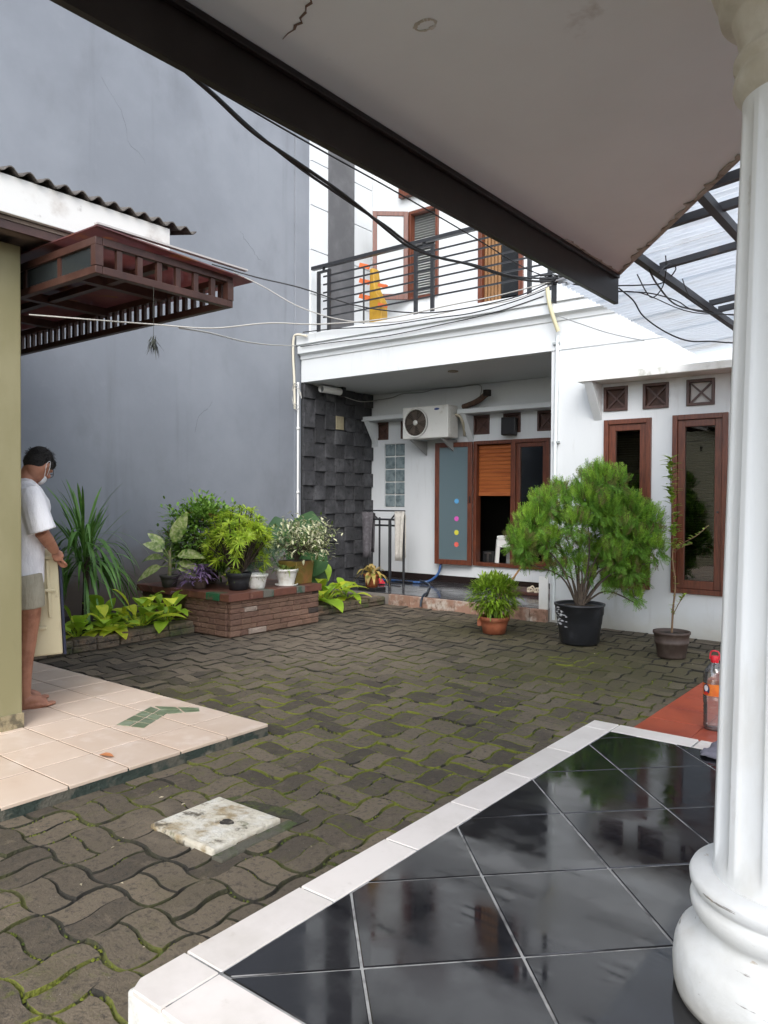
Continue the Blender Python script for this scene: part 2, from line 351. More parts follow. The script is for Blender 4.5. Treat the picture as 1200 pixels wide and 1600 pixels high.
for n, (vis, x, y, o, k) in enumerate(cand):
    me, c, vs, fs, mi = PM[(o, k)]
    dz = rng.uniform(-.007, .005); tx, ty = rng.uniform(-.026, .026), rng.uniform(-.026, .026); rz = rng.uniform(-.045, .045)
    if n < 300 and vis > 0:
        piece(me, 'paver', paving, (x, y, dz), (tx, ty, rz))
    else:
        Rm = Matrix.Rotation(rz, 3, 'Z')
        o0 = len(bulk.v)
        bulk.v += [tuple(Rm @ Vector((a, b, 0)) + Vector((x, y, dz + z + a*-ty + b*tx))) for a, b, z in vs]
        bulk.f += [[q+o0 for q in f] for f in fs]; bulk.mi += mi; bulk.sm += [False]*len(fs)
stuff(bulk.build('paver_field', [paver_mat, joint], paving, recalc=False))
# moss cushions along joints
mb = B(); mr = random.Random(3)
for n in range(17000):
    vis, x, y, o, k = cand[mr.randrange(len(cand))]
    dm = min(math.hypot(x+3.1, y-4.1)/1.7, math.hypot(x+2.1, y-1.1)/.45)
    if dm > 1.25+mnoise.noise((x*2, y*2, 0))*.5 or vis < .1: continue
    if o == 0: px, py = x+mr.uniform(-.13, .13), y+mr.choice((-1, 1))*.065
    else: px, py = x+mr.choice((-1, 1))*.065, y+mr.uniform(-.13, .13)
    if px < -3.66 and py < 3.4 or px > -1.86 and py < 4.5 or px < -6.8: continue
    if MANHOLE[0]-.05 < px < MANHOLE[1]+.05 and MANHOLE[2]-.05 < py < MANHOLE[3]+.05: continue
    w = 2*PI/MOD; lx, ly = px-.02, py-.05
    # follow the same S-curve as the joint
    qx, qy = lx+AMP*wv(w*ly), ly+AMP*wv(w*lx)
    r = mr.uniform(.0025, .0075); q = []
    ph = mr.uniform(0, 6)
    for t in range(6): a = ph+t*PI/3; rr = r*mr.uniform(.6, 1.5); q.append((qx+.02+rr*math.cos(a), qy+.05+rr*math.sin(a), -.008))
    q.append((qx+.02, qy+.05, mr.uniform(-.004, .003)))
    mb.add(q, [(t, (t+1) % 6, 6) for t in range(6)], 0, True)
moss_mat = M('moss', (.16,.185,.014), .95, [((.055,.085,.010), 9, .4, .65), ((.22,.25,.025), 30, .55, .75)], bump=.3, bscale=150)
stuff(mb.build('moss_cushions', moss_mat, paving))
# small litter: leaf bits and pale chips
lb = B()
for n in range(90):
    x, y = mr.uniform(-6, -1.9), mr.uniform(1.0, 7.5)
    if x < -3.6 and y < 3.4: continue
    a = mr.uniform(0, 6); r = mr.uniform(.005, .014)
    lb.add([(x+r*math.cos(a), y+r*math.sin(a), .004), (x+r*.4*math.cos(a+1.6), y+r*.4*math.sin(a+1.6), .007), (x-r*math.cos(a), y-r*math.sin(a), .003), (x+r*.4*math.cos(a-1.6), y+r*.4*math.sin(a-1.6), .005)], [(0,1,2,3)])
tag(lb.build('leaf_litter', M('dry_litter', (.34,.29,.20), .9, island=.5)), 'tiny pale dry leaf bits scattered over the block paving', 'leaf litter')['kind'] = 'stuff'
# ------------------------------------------------------------------ manhole cover
mh = thing('manhole_cover', 'square pale concrete inspection cover set into the block paving', 'manhole cover', (-2.735, 2.255, 0), .02)
cv = B().box(-.215,.215,-.205,.205,-.03,.022).build('slab', M('pale_concrete', (.52,.48,.39), .85, [((.62,.60,.54), 9, .45, .7), ((.27,.20,.10), 4.2, .50, .64), ((.10,.085,.06), 11, .56, .68), ((.08,.09,.03), 6, .60, .72)], bump=.35, bscale=24), mh, bevel=.012)
lift = B(); pl = []
for k in range(22): t_ = 2*PI*k/22; rr = .030*(1+.12*math.sin(3*t_+1)+.06*math.sin(7*t_)); pl.append((.05+rr*math.cos(t_)*1.15, .02+rr*math.sin(t_)))
lift.prism(pl, .020, .0228).build('lifting_hollow', M('dirt_black', (.035,.03,.024), .95, [((.16,.14,.11), 40, .5, .65)], bump=.3), mh)
pit = B(); pp = [(-.21,.215),(-.05,.235),(.12,.225),(.24,.255),(.29,.20),(.30,.30),(.14,.335),(-.02,.30),(-.17,.30)]
pit.prism(pp[::-1], -.03, .003).build('dirt_patch', M('mossy_dirt', (.05,.045,.03), .95, [((.07,.085,.02), 7, .45, .6), ((.02,.018,.014), 16, .5, .65)], bump=.6, bscale=40), mh)
fr = B()
for a in ((.222,.29,-.22,.24),): fr.box(*a, -.05, .006)
fr.build('frame', M('mossy_frame', (.085,.08,.06), .95, [((.05,.07,.02), 6, .45, .6), ((.16,.15,.13), 9, .55, .7)], bump=.4, bscale=30), mh, bevel=.008)
# ------------------------------------------------------------------ black-tiled terrace (foreground)
TX0, TX1, TY0, TY1, TZ = -1.845, 3.2, 1.2, 4.46, .15
base = B(); base.prism([(TX0+.004,TY0+.004),(TX1,TY0+.004),(TX1,TY1-.004),(TX0+.004,TY1-.004)], -.05, TZ-.012)
terrace = struct(base.build('terrace', M('terrace_plinth', (.66,.65,.62), .7, [((.36,.34,.29), 8, .5, .7)], bump=.1), bevel=.01))
grout = M('pale_grout', (.34,.34,.33), .8, [((.10,.10,.10), 11, .4, .7)])
B().add([(TX0+.02,TY0+.02,TZ-.004),(TX1,TY0+.02,TZ-.004),(TX1,TY1-.02,TZ-.004),(TX0+.02,TY1-.02,TZ-.004)], [(0,1,2,3)]).build('grout_bed', grout, terrace)
black_tile = M('black_glazed_tile', (.009,.009,.011), .085, [((.014,.014,.017), 2.2, .4, .7), ((.05,.05,.05), 40, .64, .74, None, .4)], spec=.7, rvar=.06, bump=.009, bscale=6, island=.2)
cream_tile = M('cream_border_tile', (.70,.65,.61), .30, [((.62,.57,.53), 5, .4, .75), ((.46,.41,.35), 13, .60, .78, None, .55), ((.50,.46,.40), 2.4, .52, .75, None, .4)], island=.05, bump=.02, bscale=8)
def clip_poly(poly, x0, x1, y0, y1):
    for ax, lim, sg in ((0,x0,1),(0,x1,-1),(1,y0,1),(1,y1,-1)):
        out = []
        for i, p in enumerate(poly):
            q = poly[(i+1) % len(poly)]; dp, dq = sg*(p[ax]-lim), sg*(q[ax]-lim)
            if dp >= 0: out.append(p)
            if (dp < 0) != (dq < 0): t = dp/(dp-dq); out.append((p[0]+(q[0]-p[0])*t, p[1]+(q[1]-p[1])*t))
        poly = out
        if len(poly) < 3: return None
    return poly
def tile(poly, z, parent, mat, th=.02, name='tile', bev=.003, inset=.0025):
    cx = sum(p[0] for p in poly)/len(poly); cy = sum(p[1] for p in poly)/len(poly)
    q = []
    for x, y in poly:
        L = math.hypot(x-cx, y-cy); s = max(0, 1-inset*1.4/max(L, .01)); q.append(((x-cx)*s, (y-cy)*s))
    o = B().prism(q, -th, 0).build(name, mat, parent, bevel=bev, seg=1); o.location = (cx, cy, z); o.rotation_euler = (rng.uniform(-.0016,.0016), rng.uniform(-.0016,.0016), 0); return o
IX, IY0, IY1 = -1.685, 1.40, 4.30
for a in range(-2, 14):
    for bb in range(-4, 6):
        c0 = .29+.675*a; c1 = c0+.675; d0 = 3.05+.69*bb; d1 = d0+.69     # x+y = c ; y-x = d
        P = [((c-d)/2, (c+d)/2) for c, d in ((c0,d0),(c1,d0),(c1,d1),(c0,d1))]
        q = clip_poly(P, IX+.003, 2.9, IY0+.003, IY1-.003)
        if q: tile(q, TZ, terrace, black_tile, .02, 'floor_tile', .0025, .0045)
ys = [TY0, 1.405, 1.89, 2.37, 2.84, 3.32, 3.80, 4.30, TY1]
for y0, y1 in zip(ys[:-1], ys[1:]):
    if y0 == TY0:      # chamfered corner tile
        tile([(TX0,y0+.045),(TX0+.03,y0),(IX,y0),(IX,y1),(TX0,y1)], TZ, terrace, cream_tile, .02, 'border_tile', .004)
    else: tile([(TX0,y0),(IX,y0),(IX,y1),(TX0,y1)], TZ, terrace, cream_tile, .02, 'border_tile', .004)
for y0, y1 in ((TY0, IY0), (IY1, TY1)):
    x = IX
    while x < 2.6: tile([(x,y0),(x+.46,y0),(x+.46,y1),(x,y1)], TZ, terrace, cream_tile, .02, 'border_tile', .004); x += .465
# ------------------------------------------------------------------ red-tiled path beyond the terrace
red = struct(B().box(-1.755, 2.5, TY1+.003, 8.3, -.05, .008).build('red_path', M('red_path_bed', (.12,.04,.025), .9)))
red_tile = M('red_glazed_tile', (.37,.066,.026), .42, [((.27,.043,.02), 3.5, .4, .7), ((.47,.13,.055), 9, .6, .8, None, .5)], island=.08, bump=.03, bscale=20)
for i in range(10):
    for j in range(11):
        x0, y0 = -1.755+i*.36, TY1+.006+j*.36
        if y0+.35 < 8.3: tile([(x0,y0),(x0+.358,y0),(x0+.358,y0+.358),(x0,y0+.358)], .022, red, red_tile, .02, 'floor_tile', .003, .0012)
# ------------------------------------------------------------------ beige platform on the left
BX1, BY1, BZ = -3.53, 3.335, .07
plat = struct(B().box(-9, BX1-.006, -3, BY1-.006, -.05, BZ-.008).build('beige_platform', M('platform_side', (.10,.095,.075), .85, [((.028,.042,.034), 7, .42, .55), ((.25,.22,.17), 5, .6, .75)], bump=.3, bscale=40)))
beige_tile = M('beige_floor_tile', (.60,.48,.385), .42, [((.54,.41,.315), 1.6, .4, .7), ((.66,.55,.465), 6, .5, .75), ((.38,.27,.18), 3.2, .64, .78, None, .55)], island=.05, bump=.015, bscale=10)
B().add([(-9,-3,BZ-.003),(BX1-.01,-3,BZ-.003),(BX1-.01,BY1-.01,BZ-.003),(-9,BY1-.01,BZ-.003)], [(0,1,2,3)]).build('grout_bed', M('brown_grout', (.16,.11,.075), .9), plat)
green_tile = M('green_glazed_tile', (.12,.155,.085), .3, [((.20,.235,.16), 11, .45, .65)], island=.15)
# chevron inlay of green tiles, cut out of the beige
for i in range(12):
    for j in range(-6, 5):
        x1 = BX1-.362*i; x0 = x1-.362; y0 = 1.99+.336*j; y1 = y0+.336
        if x1 < -7 or y1 > BY1+.01: continue
        tile([(x0,y0),(x1,y0),(x1,y1),(x0,y1)], BZ, plat, beige_tile, .02, 'floor_tile', .003, .004)
def green(poly): tile(poly, BZ+.0035, plat, green_tile, .004, 'inlay_tile', .001, .006)
gA, gB, gC = (-4.30,2.70), (-4.45,3.16), (-4.10,2.80)
def lerp(a, b, t): return (a[0]+(b[0]-a[0])*t, a[1]+(b[1]-a[1])*t)
L0, L1, R0, R1 = (-4.26,2.71), (-4.45,3.10), (-4.06,2.78), (-4.23,3.09)
for i in range(4):
    for j in range(2):
        a, c = i/4, (i+1)/4; e, g2 = j/2, (j+1)/2
        green([lerp(lerp(L0,L1,a),lerp(R0,R1,a),e), lerp(lerp(L0,L1,c),lerp(R0,R1,c),e), lerp(lerp(L0,L1,c),lerp(R0,R1,c),g2), lerp(lerp(L0,L1,a),lerp(R0,R1,a),g2)][::-1])
L0, L1, R0, R1 = (-4.44,3.12), (-4.16,3.29), (-4.21,3.06), (-4.09,3.24)
for i in range(2):
    for j in range(2):
        a, c = i/2, (i+1)/2; e, g2 = j/2, (j+1)/2
        green([lerp(lerp(L0,L1,a),lerp(R0,R1,a),e), lerp(lerp(L0,L1,c),lerp(R0,R1,c),e), lerp(lerp(L0,L1,c),lerp(R0,R1,c),g2), lerp(lerp(L0,L1,a),lerp(R0,R1,a),g2)][::-1])
dl = B().leaf((0,0,.004), (1,.3,0), (0,0,1), .10, .05, -.1, 4, .35)
tag(dl.build('dry_leaf', M('dry_leaf', (.42,.16,.06), .7), None, loc=(-3.82,2.33,BZ+.003)), 'curled orange dry leaf lying on the beige tiles', 'leaf')
# ------------------------------------------------------------------ planting bed and its kerb
bed = struct(B().box(-8.6, -6.95, 2.4, 8.55, -.05, .10).build('planting_bed', soil))
kerb_stone = M('mossy_kerb_stone', (.15,.115,.08), .9, [((.25,.16,.10), 5, .52, .7), ((.06,.075,.025), 3, .45, .65), ((.05,.045,.038), 17, .5, .7)], bump=.5, bscale=30)
kb = struct(B().box(-6.94, -6.80, 2.6, 5.30, -.05, .10).box(-6.94, -6.66, 6.70, 8.54, -.05, .09).build('bed_kerb', M('kerb_mortar', (.10,.09,.07), .95, bump=.2)))
def stone_piece(sx, sy, sz, parent, loc, mat, name='stone', j=.12, rot=0):
    b = B().box(-sx/2, sx/2, -sy/2, sy/2, -sz/2, sz/2); b.v = [(x*(1+rng.uniform(-j,j)), y*(1+rng.uniform(-j,j)), z*(1+rng.uniform(-j,j))) for x,y,z in b.v]
    o = b.build(name, mat, parent, bevel=min(sx,sy,sz)*.16, seg=1); o.location = loc; o.rotation_euler = (0,0,rot); return o
y = 2.62
while y < 5.25:
    L = min(rng.uniform(.22,.42), 5.28-y)
    for z in (.04, .105): stone_piece(.19, L-.012, .062, kb, (-6.865+rng.uniform(-.012,.012), y+L/2, z+(.012 if y > 4.2 else 0)), kerb_stone, j=.05)
    y += L
y = 6.72
while y < 8.45:
    L = min(rng.uniform(.22,.40), 8.52-y)
    for z in (.035, .095): stone_piece(.26, L-.012, .058, kb, (-6.745+rng.uniform(-.012,.012), y+L/2, z), kerb_stone, j=.05)
    y += L
# ------------------------------------------------------------------ brick planter bench
pb = thing('brick_bench', 'low brick bench clad in rough red stone strips carrying potted plants', 'brick bench', (-6.28, 5.36, 0))
B().box(-1.60, -.02, .02, 1.36, -.04, .395).build('core', M('bench_mortar', (.13,.085,.06), .95, bump=.2), pb)
brickmats = [M('bench_brick_%d' % i, c, .85, [(tuple(v*.55 for v in c), 12, .5, .75), (tuple(min(.5,v*1.5) for v in c), 6, .55, .8)], bump=.4, bscale=35)
             for i, c in enumerate([(.17,.098,.066),(.20,.118,.082),(.145,.08,.056),(.05,.036,.03),(.30,.235,.19),(.165,.09,.062)])]
z = .01
while z < .375:
    hgt = rng.choice((.045,.055,.065)); hgt = min(hgt, .395-z)
    y = .0
    while y < 1.37:
        L = min(rng.uniform(.12,.34), 1.375-y)
        mt = brickmats[0 if rng.random() < .45 else rng.choice((1,1,2,5,5,0,3,4))]
        stone_piece(.05+rng.uniform(-.004,.006), L-.003, hgt-.003, pb, (-.01, y+L/2, z+hgt/2), mt, 'brick', .02); y += L
    x = -.04
    while x > -.66:
        L = rng.uniform(.10,.24); mt = brickmats[rng.choice((0,0,1,2,5,5))]
        stone_piece(L-.003, .05+rng.uniform(-.004,.006), hgt-.003, pb, (x-L/2, .008, z+hgt/2), mt, 'brick', .02); x -= L
    z += hgt
edge_brown = M('brown_edge_tile', (.15,.06,.04), .5, [((.09,.035,.028), 7, .4, .7), ((.26,.14,.10), 12, .6, .8)], bump=.06)
edge_green = M('green_edge_tile', (.02,.11,.05), .5, [((.15,.07,.05), 9, .5, .62)], bump=.06)
edge_grey = M('grey_edge_tile', (.13,.12,.10), .6, [((.05,.09,.06), 9, .5, .62)], bump=.06)
y = -.05
for L, mt in ((.30,edge_brown),(.20,edge_brown),(.16,edge_grey),(.36,edge_brown),(.14,edge_grey),(.29,edge_brown)):
    o = B().box(-.11,.045,0,L-.006,.397,.477).build('edge_tile', mt, pb, bevel=.006, loc=(0,y,0)); y += L
for x0, x1, mt in ((-.125,-.34,edge_green),(-.345,-.62,edge_brown),(-.625,-.95,edge_brown),(-.955,-1.3,edge_brown),(-1.305,-1.62,edge_brown)):
    B().box(x1,x0,-.05,.09,.397,.476).build('edge_tile', mt, pb, bevel=.006)
B().box(-1.62,-.115,.093,1.38,.398,.470).build('top_slab', edge_brown, pb)
# ------------------------------------------------------------------ tall grey boundary wall
gw = thing('boundary_wall', 'tall blue-grey rendered boundary wall rising behind the plants', 'wall', (-8.45, 0, 0))
B().box(-.25, 0, -4, 8.50, -.05, 9.2).build('main_face', grey_paint, gw)
B().box(-.25, .03, 8.503, 8.80, -.05, 9.2).build('end_strip', grey_paint, gw)
B().box(-.25, -.02, 8.803, 14, -.05, 9.2).build('rear_face', grey_paint, gw)
crm0 = M('hairline_crack', (.08,.088,.10), .95)
for (y0, z0, n, dy, dz) in ((7.4,5.35,12,.035,-.03),(5.2,6.6,16,.03,-.045),(6.6,2.4,10,.03,.05)):
    q = [(.0005,y0,z0)]; cr_ = random.Random(int(y0*10))
    for k in range(n): q.append((.0005, q[-1][1]+dy+cr_.uniform(-.03,.03), q[-1][2]+dz+cr_.uniform(-.035,.035)))
    B().tube(q, [.001]+[cr_.uniform(.0006,.0018) for _ in range(n)], 4).build('crack', crm0, gw)
# ------------------------------------------------------------------ white house
PA, PBK = 8.62, 10.35
hs_ = thing('white_house', 'white two-storey house with balcony, red-brown windows and stone-clad porch', 'house', (0,0,0))
def part(b, name, mat, parent=hs_, **k): return b.build(name, mat, parent, **k)
winA = [(-3.468,-2.918,.485,2.43), (-2.684,-2.108,.475,2.437)]
ventA = [(-3.48,-3.196,2.532,2.815), (-3.021,-2.733,2.53,2.816), (-2.543,-2.248,2.53,2.816), (-2.078,-1.79,2.53,2.816)]
winP = (-6.29,-4.99,.455,2.415); gbw = (-8.094,-7.662,1.357,2.446)
ventP = [(-8.294,-8.011,2.52,2.82), (-7.738,-7.45,2.52,2.82), (-6.312,-6.02,2.52,2.82), (-5.774,-5.48,2.52,2.82), (-5.202,-4.93,2.52,2.82)]
winU = (-7.585,-6.99,4.82,6.30); doorU = (-6.23,-5.45,4.20,6.30)
part(wall_holes(B(), 'Y', PA, .15, -4.15, 2.6, -.05, 3.66, winA+ventA), 'front_wall', white_paint)
part(wall_holes(B(), 'Y', PBK, .15, -8.39, -4.15, -.05, 3.31, [winP, gbw]+ventP), 'porch_wall', white_paint)
part(B().box(-4.15, -4.0, PA+.153, PBK+3, -.05, 3.66), 'porch_side_wall', white_paint)
part(wall_holes(B(), 'Y', PBK, .15, -8.39, 2.6, 4.05, 8.2, [winU, doorU]), 'upper_wall', white_paint)
part(B().box(-8.72, -8.425, PA+.18, PBK+3, -.05, 8.2), 'side_wall_core', white_paint)
part(B().box(-8.39, 2.6, PA+.06, PBK+.16, 3.313, 3.98), 'balcony_slab', white_paint)
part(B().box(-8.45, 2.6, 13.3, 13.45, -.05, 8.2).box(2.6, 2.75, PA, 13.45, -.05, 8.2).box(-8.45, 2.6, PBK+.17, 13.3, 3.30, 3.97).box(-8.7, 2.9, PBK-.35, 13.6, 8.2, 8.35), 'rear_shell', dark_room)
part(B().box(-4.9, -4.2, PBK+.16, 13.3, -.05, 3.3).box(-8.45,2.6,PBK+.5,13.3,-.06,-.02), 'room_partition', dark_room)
# balcony edge profile: bands and mouldings
prof = [(PA-.012,3.318),(PA-.012,3.668),(PA-.03,3.672),(PA-.035,3.725),(PA-.06,3.745),(PA-.10,3.752),(PA-.10,3.865),(PA-.085,3.868),(PA-.085,3.88),(PA-.125,3.885),(PA-.125,4.03),(PA+.10,4.045),(PA+.10,3.318)]
part(B().extr([(-8.40,y,z) for y,z in prof], (6.2+4.8,0,0)), 'balcony_moulding', white_paint, bevel=.004)
# side pilaster: panels with open grooves, facing the courtyard
for k in range(6):
    z0 = 4.06+k*.70; z1 = min(z0+.685, 8.2)
    part(B().box(-8.425,-8.39,8.82,9.21,z0,z1), 'wall_panel', white_paint); part(B().box(-8.425,-8.392,9.857,10.345,z0,z1), 'wall_panel', white_paint)
part(B().box(-8.425,-8.375,9.213,9.854,4.05,8.2), 'grey_wall_panel', dark_grey_paint)
# railing
rail = part(B().box(-8.25,-.5,8.665,8.735,5.06,5.11), 'railing', black_metal)
barm = B().box(-8.02,-.5,-.008,.008,-.011,.011).build('rail_bar', black_metal, rail); barm.location = (0,8.70,4.30)
for k in range(1, 6): piece(barm.data, 'rail_bar', rail, (0,8.70,4.30+.125*k))
pm = B().box(-.026,.026,-.018,.018,4.045,4.985).build('rail_post', black_metal, rail); pm.location = (-8.115,8.70,0)
for x in (-7.90,-6.262,-5.98,-4.5,-4.22,-2.9,-2.6): piece(pm.data, 'rail_post', rail, (x,8.70,0))
for x0, x1 in ((-8.14,-7.87),(-6.29,-5.95),(-4.53,-4.19)): B().box(x0,x1,8.682,8.718,4.987,5.02).build('post_cap', black_metal, rail)
for x in (-8.01,-6.12,-4.36): B().box(x-.02,x+.02,8.69,8.71,5.02,5.06).build('rail_stub', black_metal, rail)
# windows -------------------------------------------------------------
def frame(b, x0, x1, z0, z1, y0, y1, w, wb=None, mi=0):
    wb = wb or w
    return b.box(x0,x0+w,y0,y1,z0,z1,mi).box(x1-w,x1,y0,y1,z0,z1,mi).box(x0+w,x1-w,y0,y1,z1-w,z1,mi).box(x0+w,x1-w,y0,y1,z0,z0+wb,mi)
blind_mat = M('dark_blind', (.055,.05,.046), .6)
for wi, (x0,x1,z0,z1) in enumerate(winA):
    w = part(frame(B(), x0,x1,z0,z1, PA-.035, PA+.09, .055), 'window', wood_red, bevel=.004)
    frame(B(), x0+.057,x1-.057,z0+.057,z1-.057, PA-.012, PA+.05, .075, .09).build('sash', wood_red, w, bevel=.005)
    B().box(x0+.132,x1-.132,PA+.018,PA+.024,z0+.147,z1-.132).build('pane', clear_glass, w)
    bl = B(); z = z0+.16
    while z < z1-.14: bl.obox(((x0+x1)/2, PA+.13, z), (x1-x0-.16,.022,.002), Matrix.Rotation(.5,3,'X')); z += .028
    bl.build('blind', blind_mat, w)
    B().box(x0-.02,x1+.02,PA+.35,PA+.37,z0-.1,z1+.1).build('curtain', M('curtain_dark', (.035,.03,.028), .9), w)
    B().lathe([(.012,0),(.012,.012),(.006,.02),(.006,.045)], (x1-.09 if wi else x0+.09, PA-.05, z0+.9), 8, axis='Y').build('handle', black_metal, w)
vent_glass = M('vent_board', (.075,.035,.024), .7, [((.035,.018,.013), 12, .4, .7)])
vent_pale = M('vent_backing_pale', (.52,.50,.48), .7)
def vent(x0,x1,z0,z1,y, pale=False):
    v = part(frame(B(), x0,x1,z0,z1,y-.02,y+.07,.032), 'vent', wood_dark, bevel=.003)
    B().box(x0+.03,x1-.03,y+.045,y+.06,z0+.03,z1-.03).build('vent_panel', vent_pale if pale else vent_glass, v)
    cx, cz = (x0+x1)/2, (z0+z1)/2; L = math.hypot(x1-x0-.06, z1-z0-.06); a = math.atan2(z1-z0, x1-x0)
    for s_, yy in ((1,.026),(-1,.014)): B().obox((cx,y+yy,cz), (L,.011,.02), Matrix.Rotation(-s_*a,3,'Y')).build('cross_bar', wood_dark, v)
for i, q in enumerate(ventA): vent(*q, PA, i == 2)
for q in ventP: vent(*q, PBK)
# concrete ledges with sloped brackets
def ledge(x0, x1, yw, d, z0, z1, mat, brk):
    l = part(B().extr([(x0,yw,z0),(x0,yw-d,z0+.0),(x0,yw-d,z1-.012),(x0,yw,z1)], (x1-x0,0,0)), 'window_ledge', mat, bevel=.006)
    for xb in brk: B().extr([(xb,yw,z0-.003),(xb,yw-d+.02,z0-.003),(xb,yw,z0-.42)], (.10,0,0)).build('bracket', white_paint, l, bevel=.004)
ledge(-3.67, 1.8, PA-.002, .33, 2.855, 2.95, white_old, (-3.60,))
ledge(-8.37, -7.36, PBK-.002, .30, 2.83, 2.915, white_paint, (-8.33,))
ledge(-6.43, -4.16, PBK-.002, .30, 2.83, 2.915, white_paint, (-6.40,))
# porch triple window: open leaf, blind, fixed pane
pw = part(frame(B(), winP[0],winP[1],winP[2],winP[3],PBK-.04,PBK+.10,.055).box(-5.63,-5.55,PBK-.04,PBK+.10,winP[2]+.055,winP[3]-.055), 'porch_window', wood_red, bevel=.004)
frame(B(), -5.548,-5.047,.512,2.358,PBK-.01,PBK+.05,.062).build('fixed_sash', wood_red, pw, bevel=.004)
B().box(-5.486,-5.109,PBK+.02,PBK+.026,.574,2.296).build('pane', clear_glass, pw)
bb_ = B(); z = 2.352
while z > 1.63:
    bb_.extr([(-6.232,PBK+.06,z),(-6.232,PBK+.045,z-.02),(-6.232,PBK+.05,z-.058),(-6.232,PBK+.065,z-.058)], (.60,0,0)); z -= .0625
bb_.build('wooden_blind', wood_blind, pw); B().box(-6.235,-5.632,PBK+.035,PBK+.08,1.555,1.61).build('blind_rail', wood_blind, pw, bevel=.006)
lf = part(frame(B(), 0,.66,.455,2.405,0,.045,.075,.08), 'open_casement', wood_red, bevel=.005); lf.location = (-6.29, PBK-.045, 0); lf.rotation_euler = (0,0,PI+.10)
film = Mglass('blue_film_glass', (.30,.42,.46), .09, .05, .62)
B().box(.073,.587,.02,.026,.533,2.332).build('pane', film, lf)
for c, zz in (((.10,.34,.62),1.47),((.62,.10,.42),1.19),((.62,.60,.06),.97),((.70,.13,.10),.78)):
    st = B()
    for k in range(7): st.lathe([(.0,0),(.018,0),(.018,.002),(.0,.002)], (.27+.024*math.cos(2*PI*k/7), .028, zz-.0+.024*math.sin(2*PI*k/7)), 8, axis='Y', smooth=False)
    st.lathe([(0,-.002),(.022,-.002),(.022,.004),(0,.004)], (.27,.0285,zz), 10, axis='Y', smooth=False)
    mtc = M('sticker', c, .5); st.build('flower_sticker', mtc, lf)
B().tube([(.02,.05,1.45),(.02,.075,1.45),(.02,.075,1.55)], .008, 6).build('handle', black_metal, lf)
# glass-block strip
gbm = M('glass_block', (.20,.25,.26), .12, [((.09,.12,.13), 8, .4, .7), ((.34,.40,.40), 11, .6, .8)], bump=.12, bscale=18, spec=.6)
gp = part(B().box(gbw[0],gbw[1],PBK+.03,PBK+.13,gbw[2],gbw[3]), 'glass_block_window', M('white_grout', (.62,.62,.60), .8))
for i in range(2):
    for j in range(5):
        ww, hh = (gbw[1]-gbw[0])/2, (gbw[3]-gbw[2])/5
        B().box(gbw[0]+i*ww+.009,gbw[0]+(i+1)*ww-.009,PBK+.008,PBK+.05,gbw[2]+j*hh+.009,gbw[2]+(j+1)*hh-.009).build('glass_block', gbm, gp, bevel=.014)
# upper window with open casement and upper glazed door
uw = part(frame(B(), winU[0],winU[1],winU[2],winU[3],PBK-.04,PBK+.08,.05), 'upper_window', wood_red, bevel=.004)
ub = B(); z = winU[2]+.07
while z < winU[3]-.06: ub.obox(((winU[0]+winU[1])/2, PBK+.10, z), (.52,.035,.003), Matrix.Rotation(.6,3,'X')); z += .042
ub.build('louvre_blind', M('grey_louvre', (.66,.68,.66), .4), uw)
us = part(frame(B(), 0,.59,winU[2]+.01,winU[3]-.01,0,.045,.075,.09), 'upper_casement', wood_red, bevel=.004); us.location = (winU[0], PBK-.045, 0); us.rotation_euler = (0,0,PI+math.radians(40))
B().box(.074,.516,.02,.026,winU[2]+.098,winU[3]-.084).build('pane', Mglass('frosted_pane', (.72,.76,.76), .08, .1, .7), us)
ud = part(frame(B(), doorU[0],doorU[1],doorU[2],doorU[3],PBK-.04,PBK+.08,.07), 'upper_door', wood_red, bevel=.004)
ob = B()
for k in range(5): ob.tube([(-6.13+k*.06,PBK+.05,4.3),(-6.13+k*.06,PBK+.05,6.22)], .028, 8)
ob.build('door_curtain', M('ochre_curtain', (.22,.115,.045), .8, [((.15,.07,.025), 9, .4, .7, (6,6,.4))]), ud)
B().box(-5.84,-5.53,PBK+.03,PBK+.036,4.28,6.22).build('pane', clear_glass, ud)
part(B().box(-7.75,-6.80,PBK-.10,PBK-.003,6.55,6.75), 'upper_lintel', wood_red, bevel=.005)
# stone cladding: checkerboard of proud and flush andesite tiles
andesite = M('black_andesite', (.036,.036,.039), .7, [((.075,.075,.08), 4, .45, .7), ((.012,.012,.013), 14, .5, .75), ((.10,.10,.10), 3.2, .66, .78, (1,1,.5), .6)], bump=.25, bscale=55, island=.25)
clad = part(B().box(-8.424,-8.402,PA+.005,PBK-.002,.10,3.312), 'stone_cladding', M('cladding_bed', (.010,.010,.010), .9))
NC, NR = 7, 14; cw = (PBK-PA-.01)/NC; ch = (3.31-.11)/NR
tmF = B().box(0,.022,.002,cw-.002,.002,ch-.002).build('stone_tile', andesite, clad, bevel=.003, seg=1); tmP = B().box(0,.060,.001,cw-.001,.001,ch-.001).build('stone_tile', andesite, clad, bevel=.004, seg=1)
first = {0: tmF, 1: tmP}; used = {0: False, 1: False}
for i in range(NC):
    for j in range(NR):
        k = (i+j) % 2; loc = (-8.402+rng.uniform(0,.006), PA+.006+i*cw, .11+j*ch)
        if not used[k]: first[k].location = loc; used[k] = True
        else:
            o = piece(first[k].data, 'stone_tile', clad, loc)
            mo = o.modifiers.new('bevel','BEVEL'); mo.width = .004; mo.segments = 1
B().box(-8.345,-8.322,9.36,9.54,2.64,2.86).build('cream_tile', M('cream_stone', (.36,.31,.20), .7, [((.26,.22,.14), 9, .4, .7)]), clad, bevel=.004)
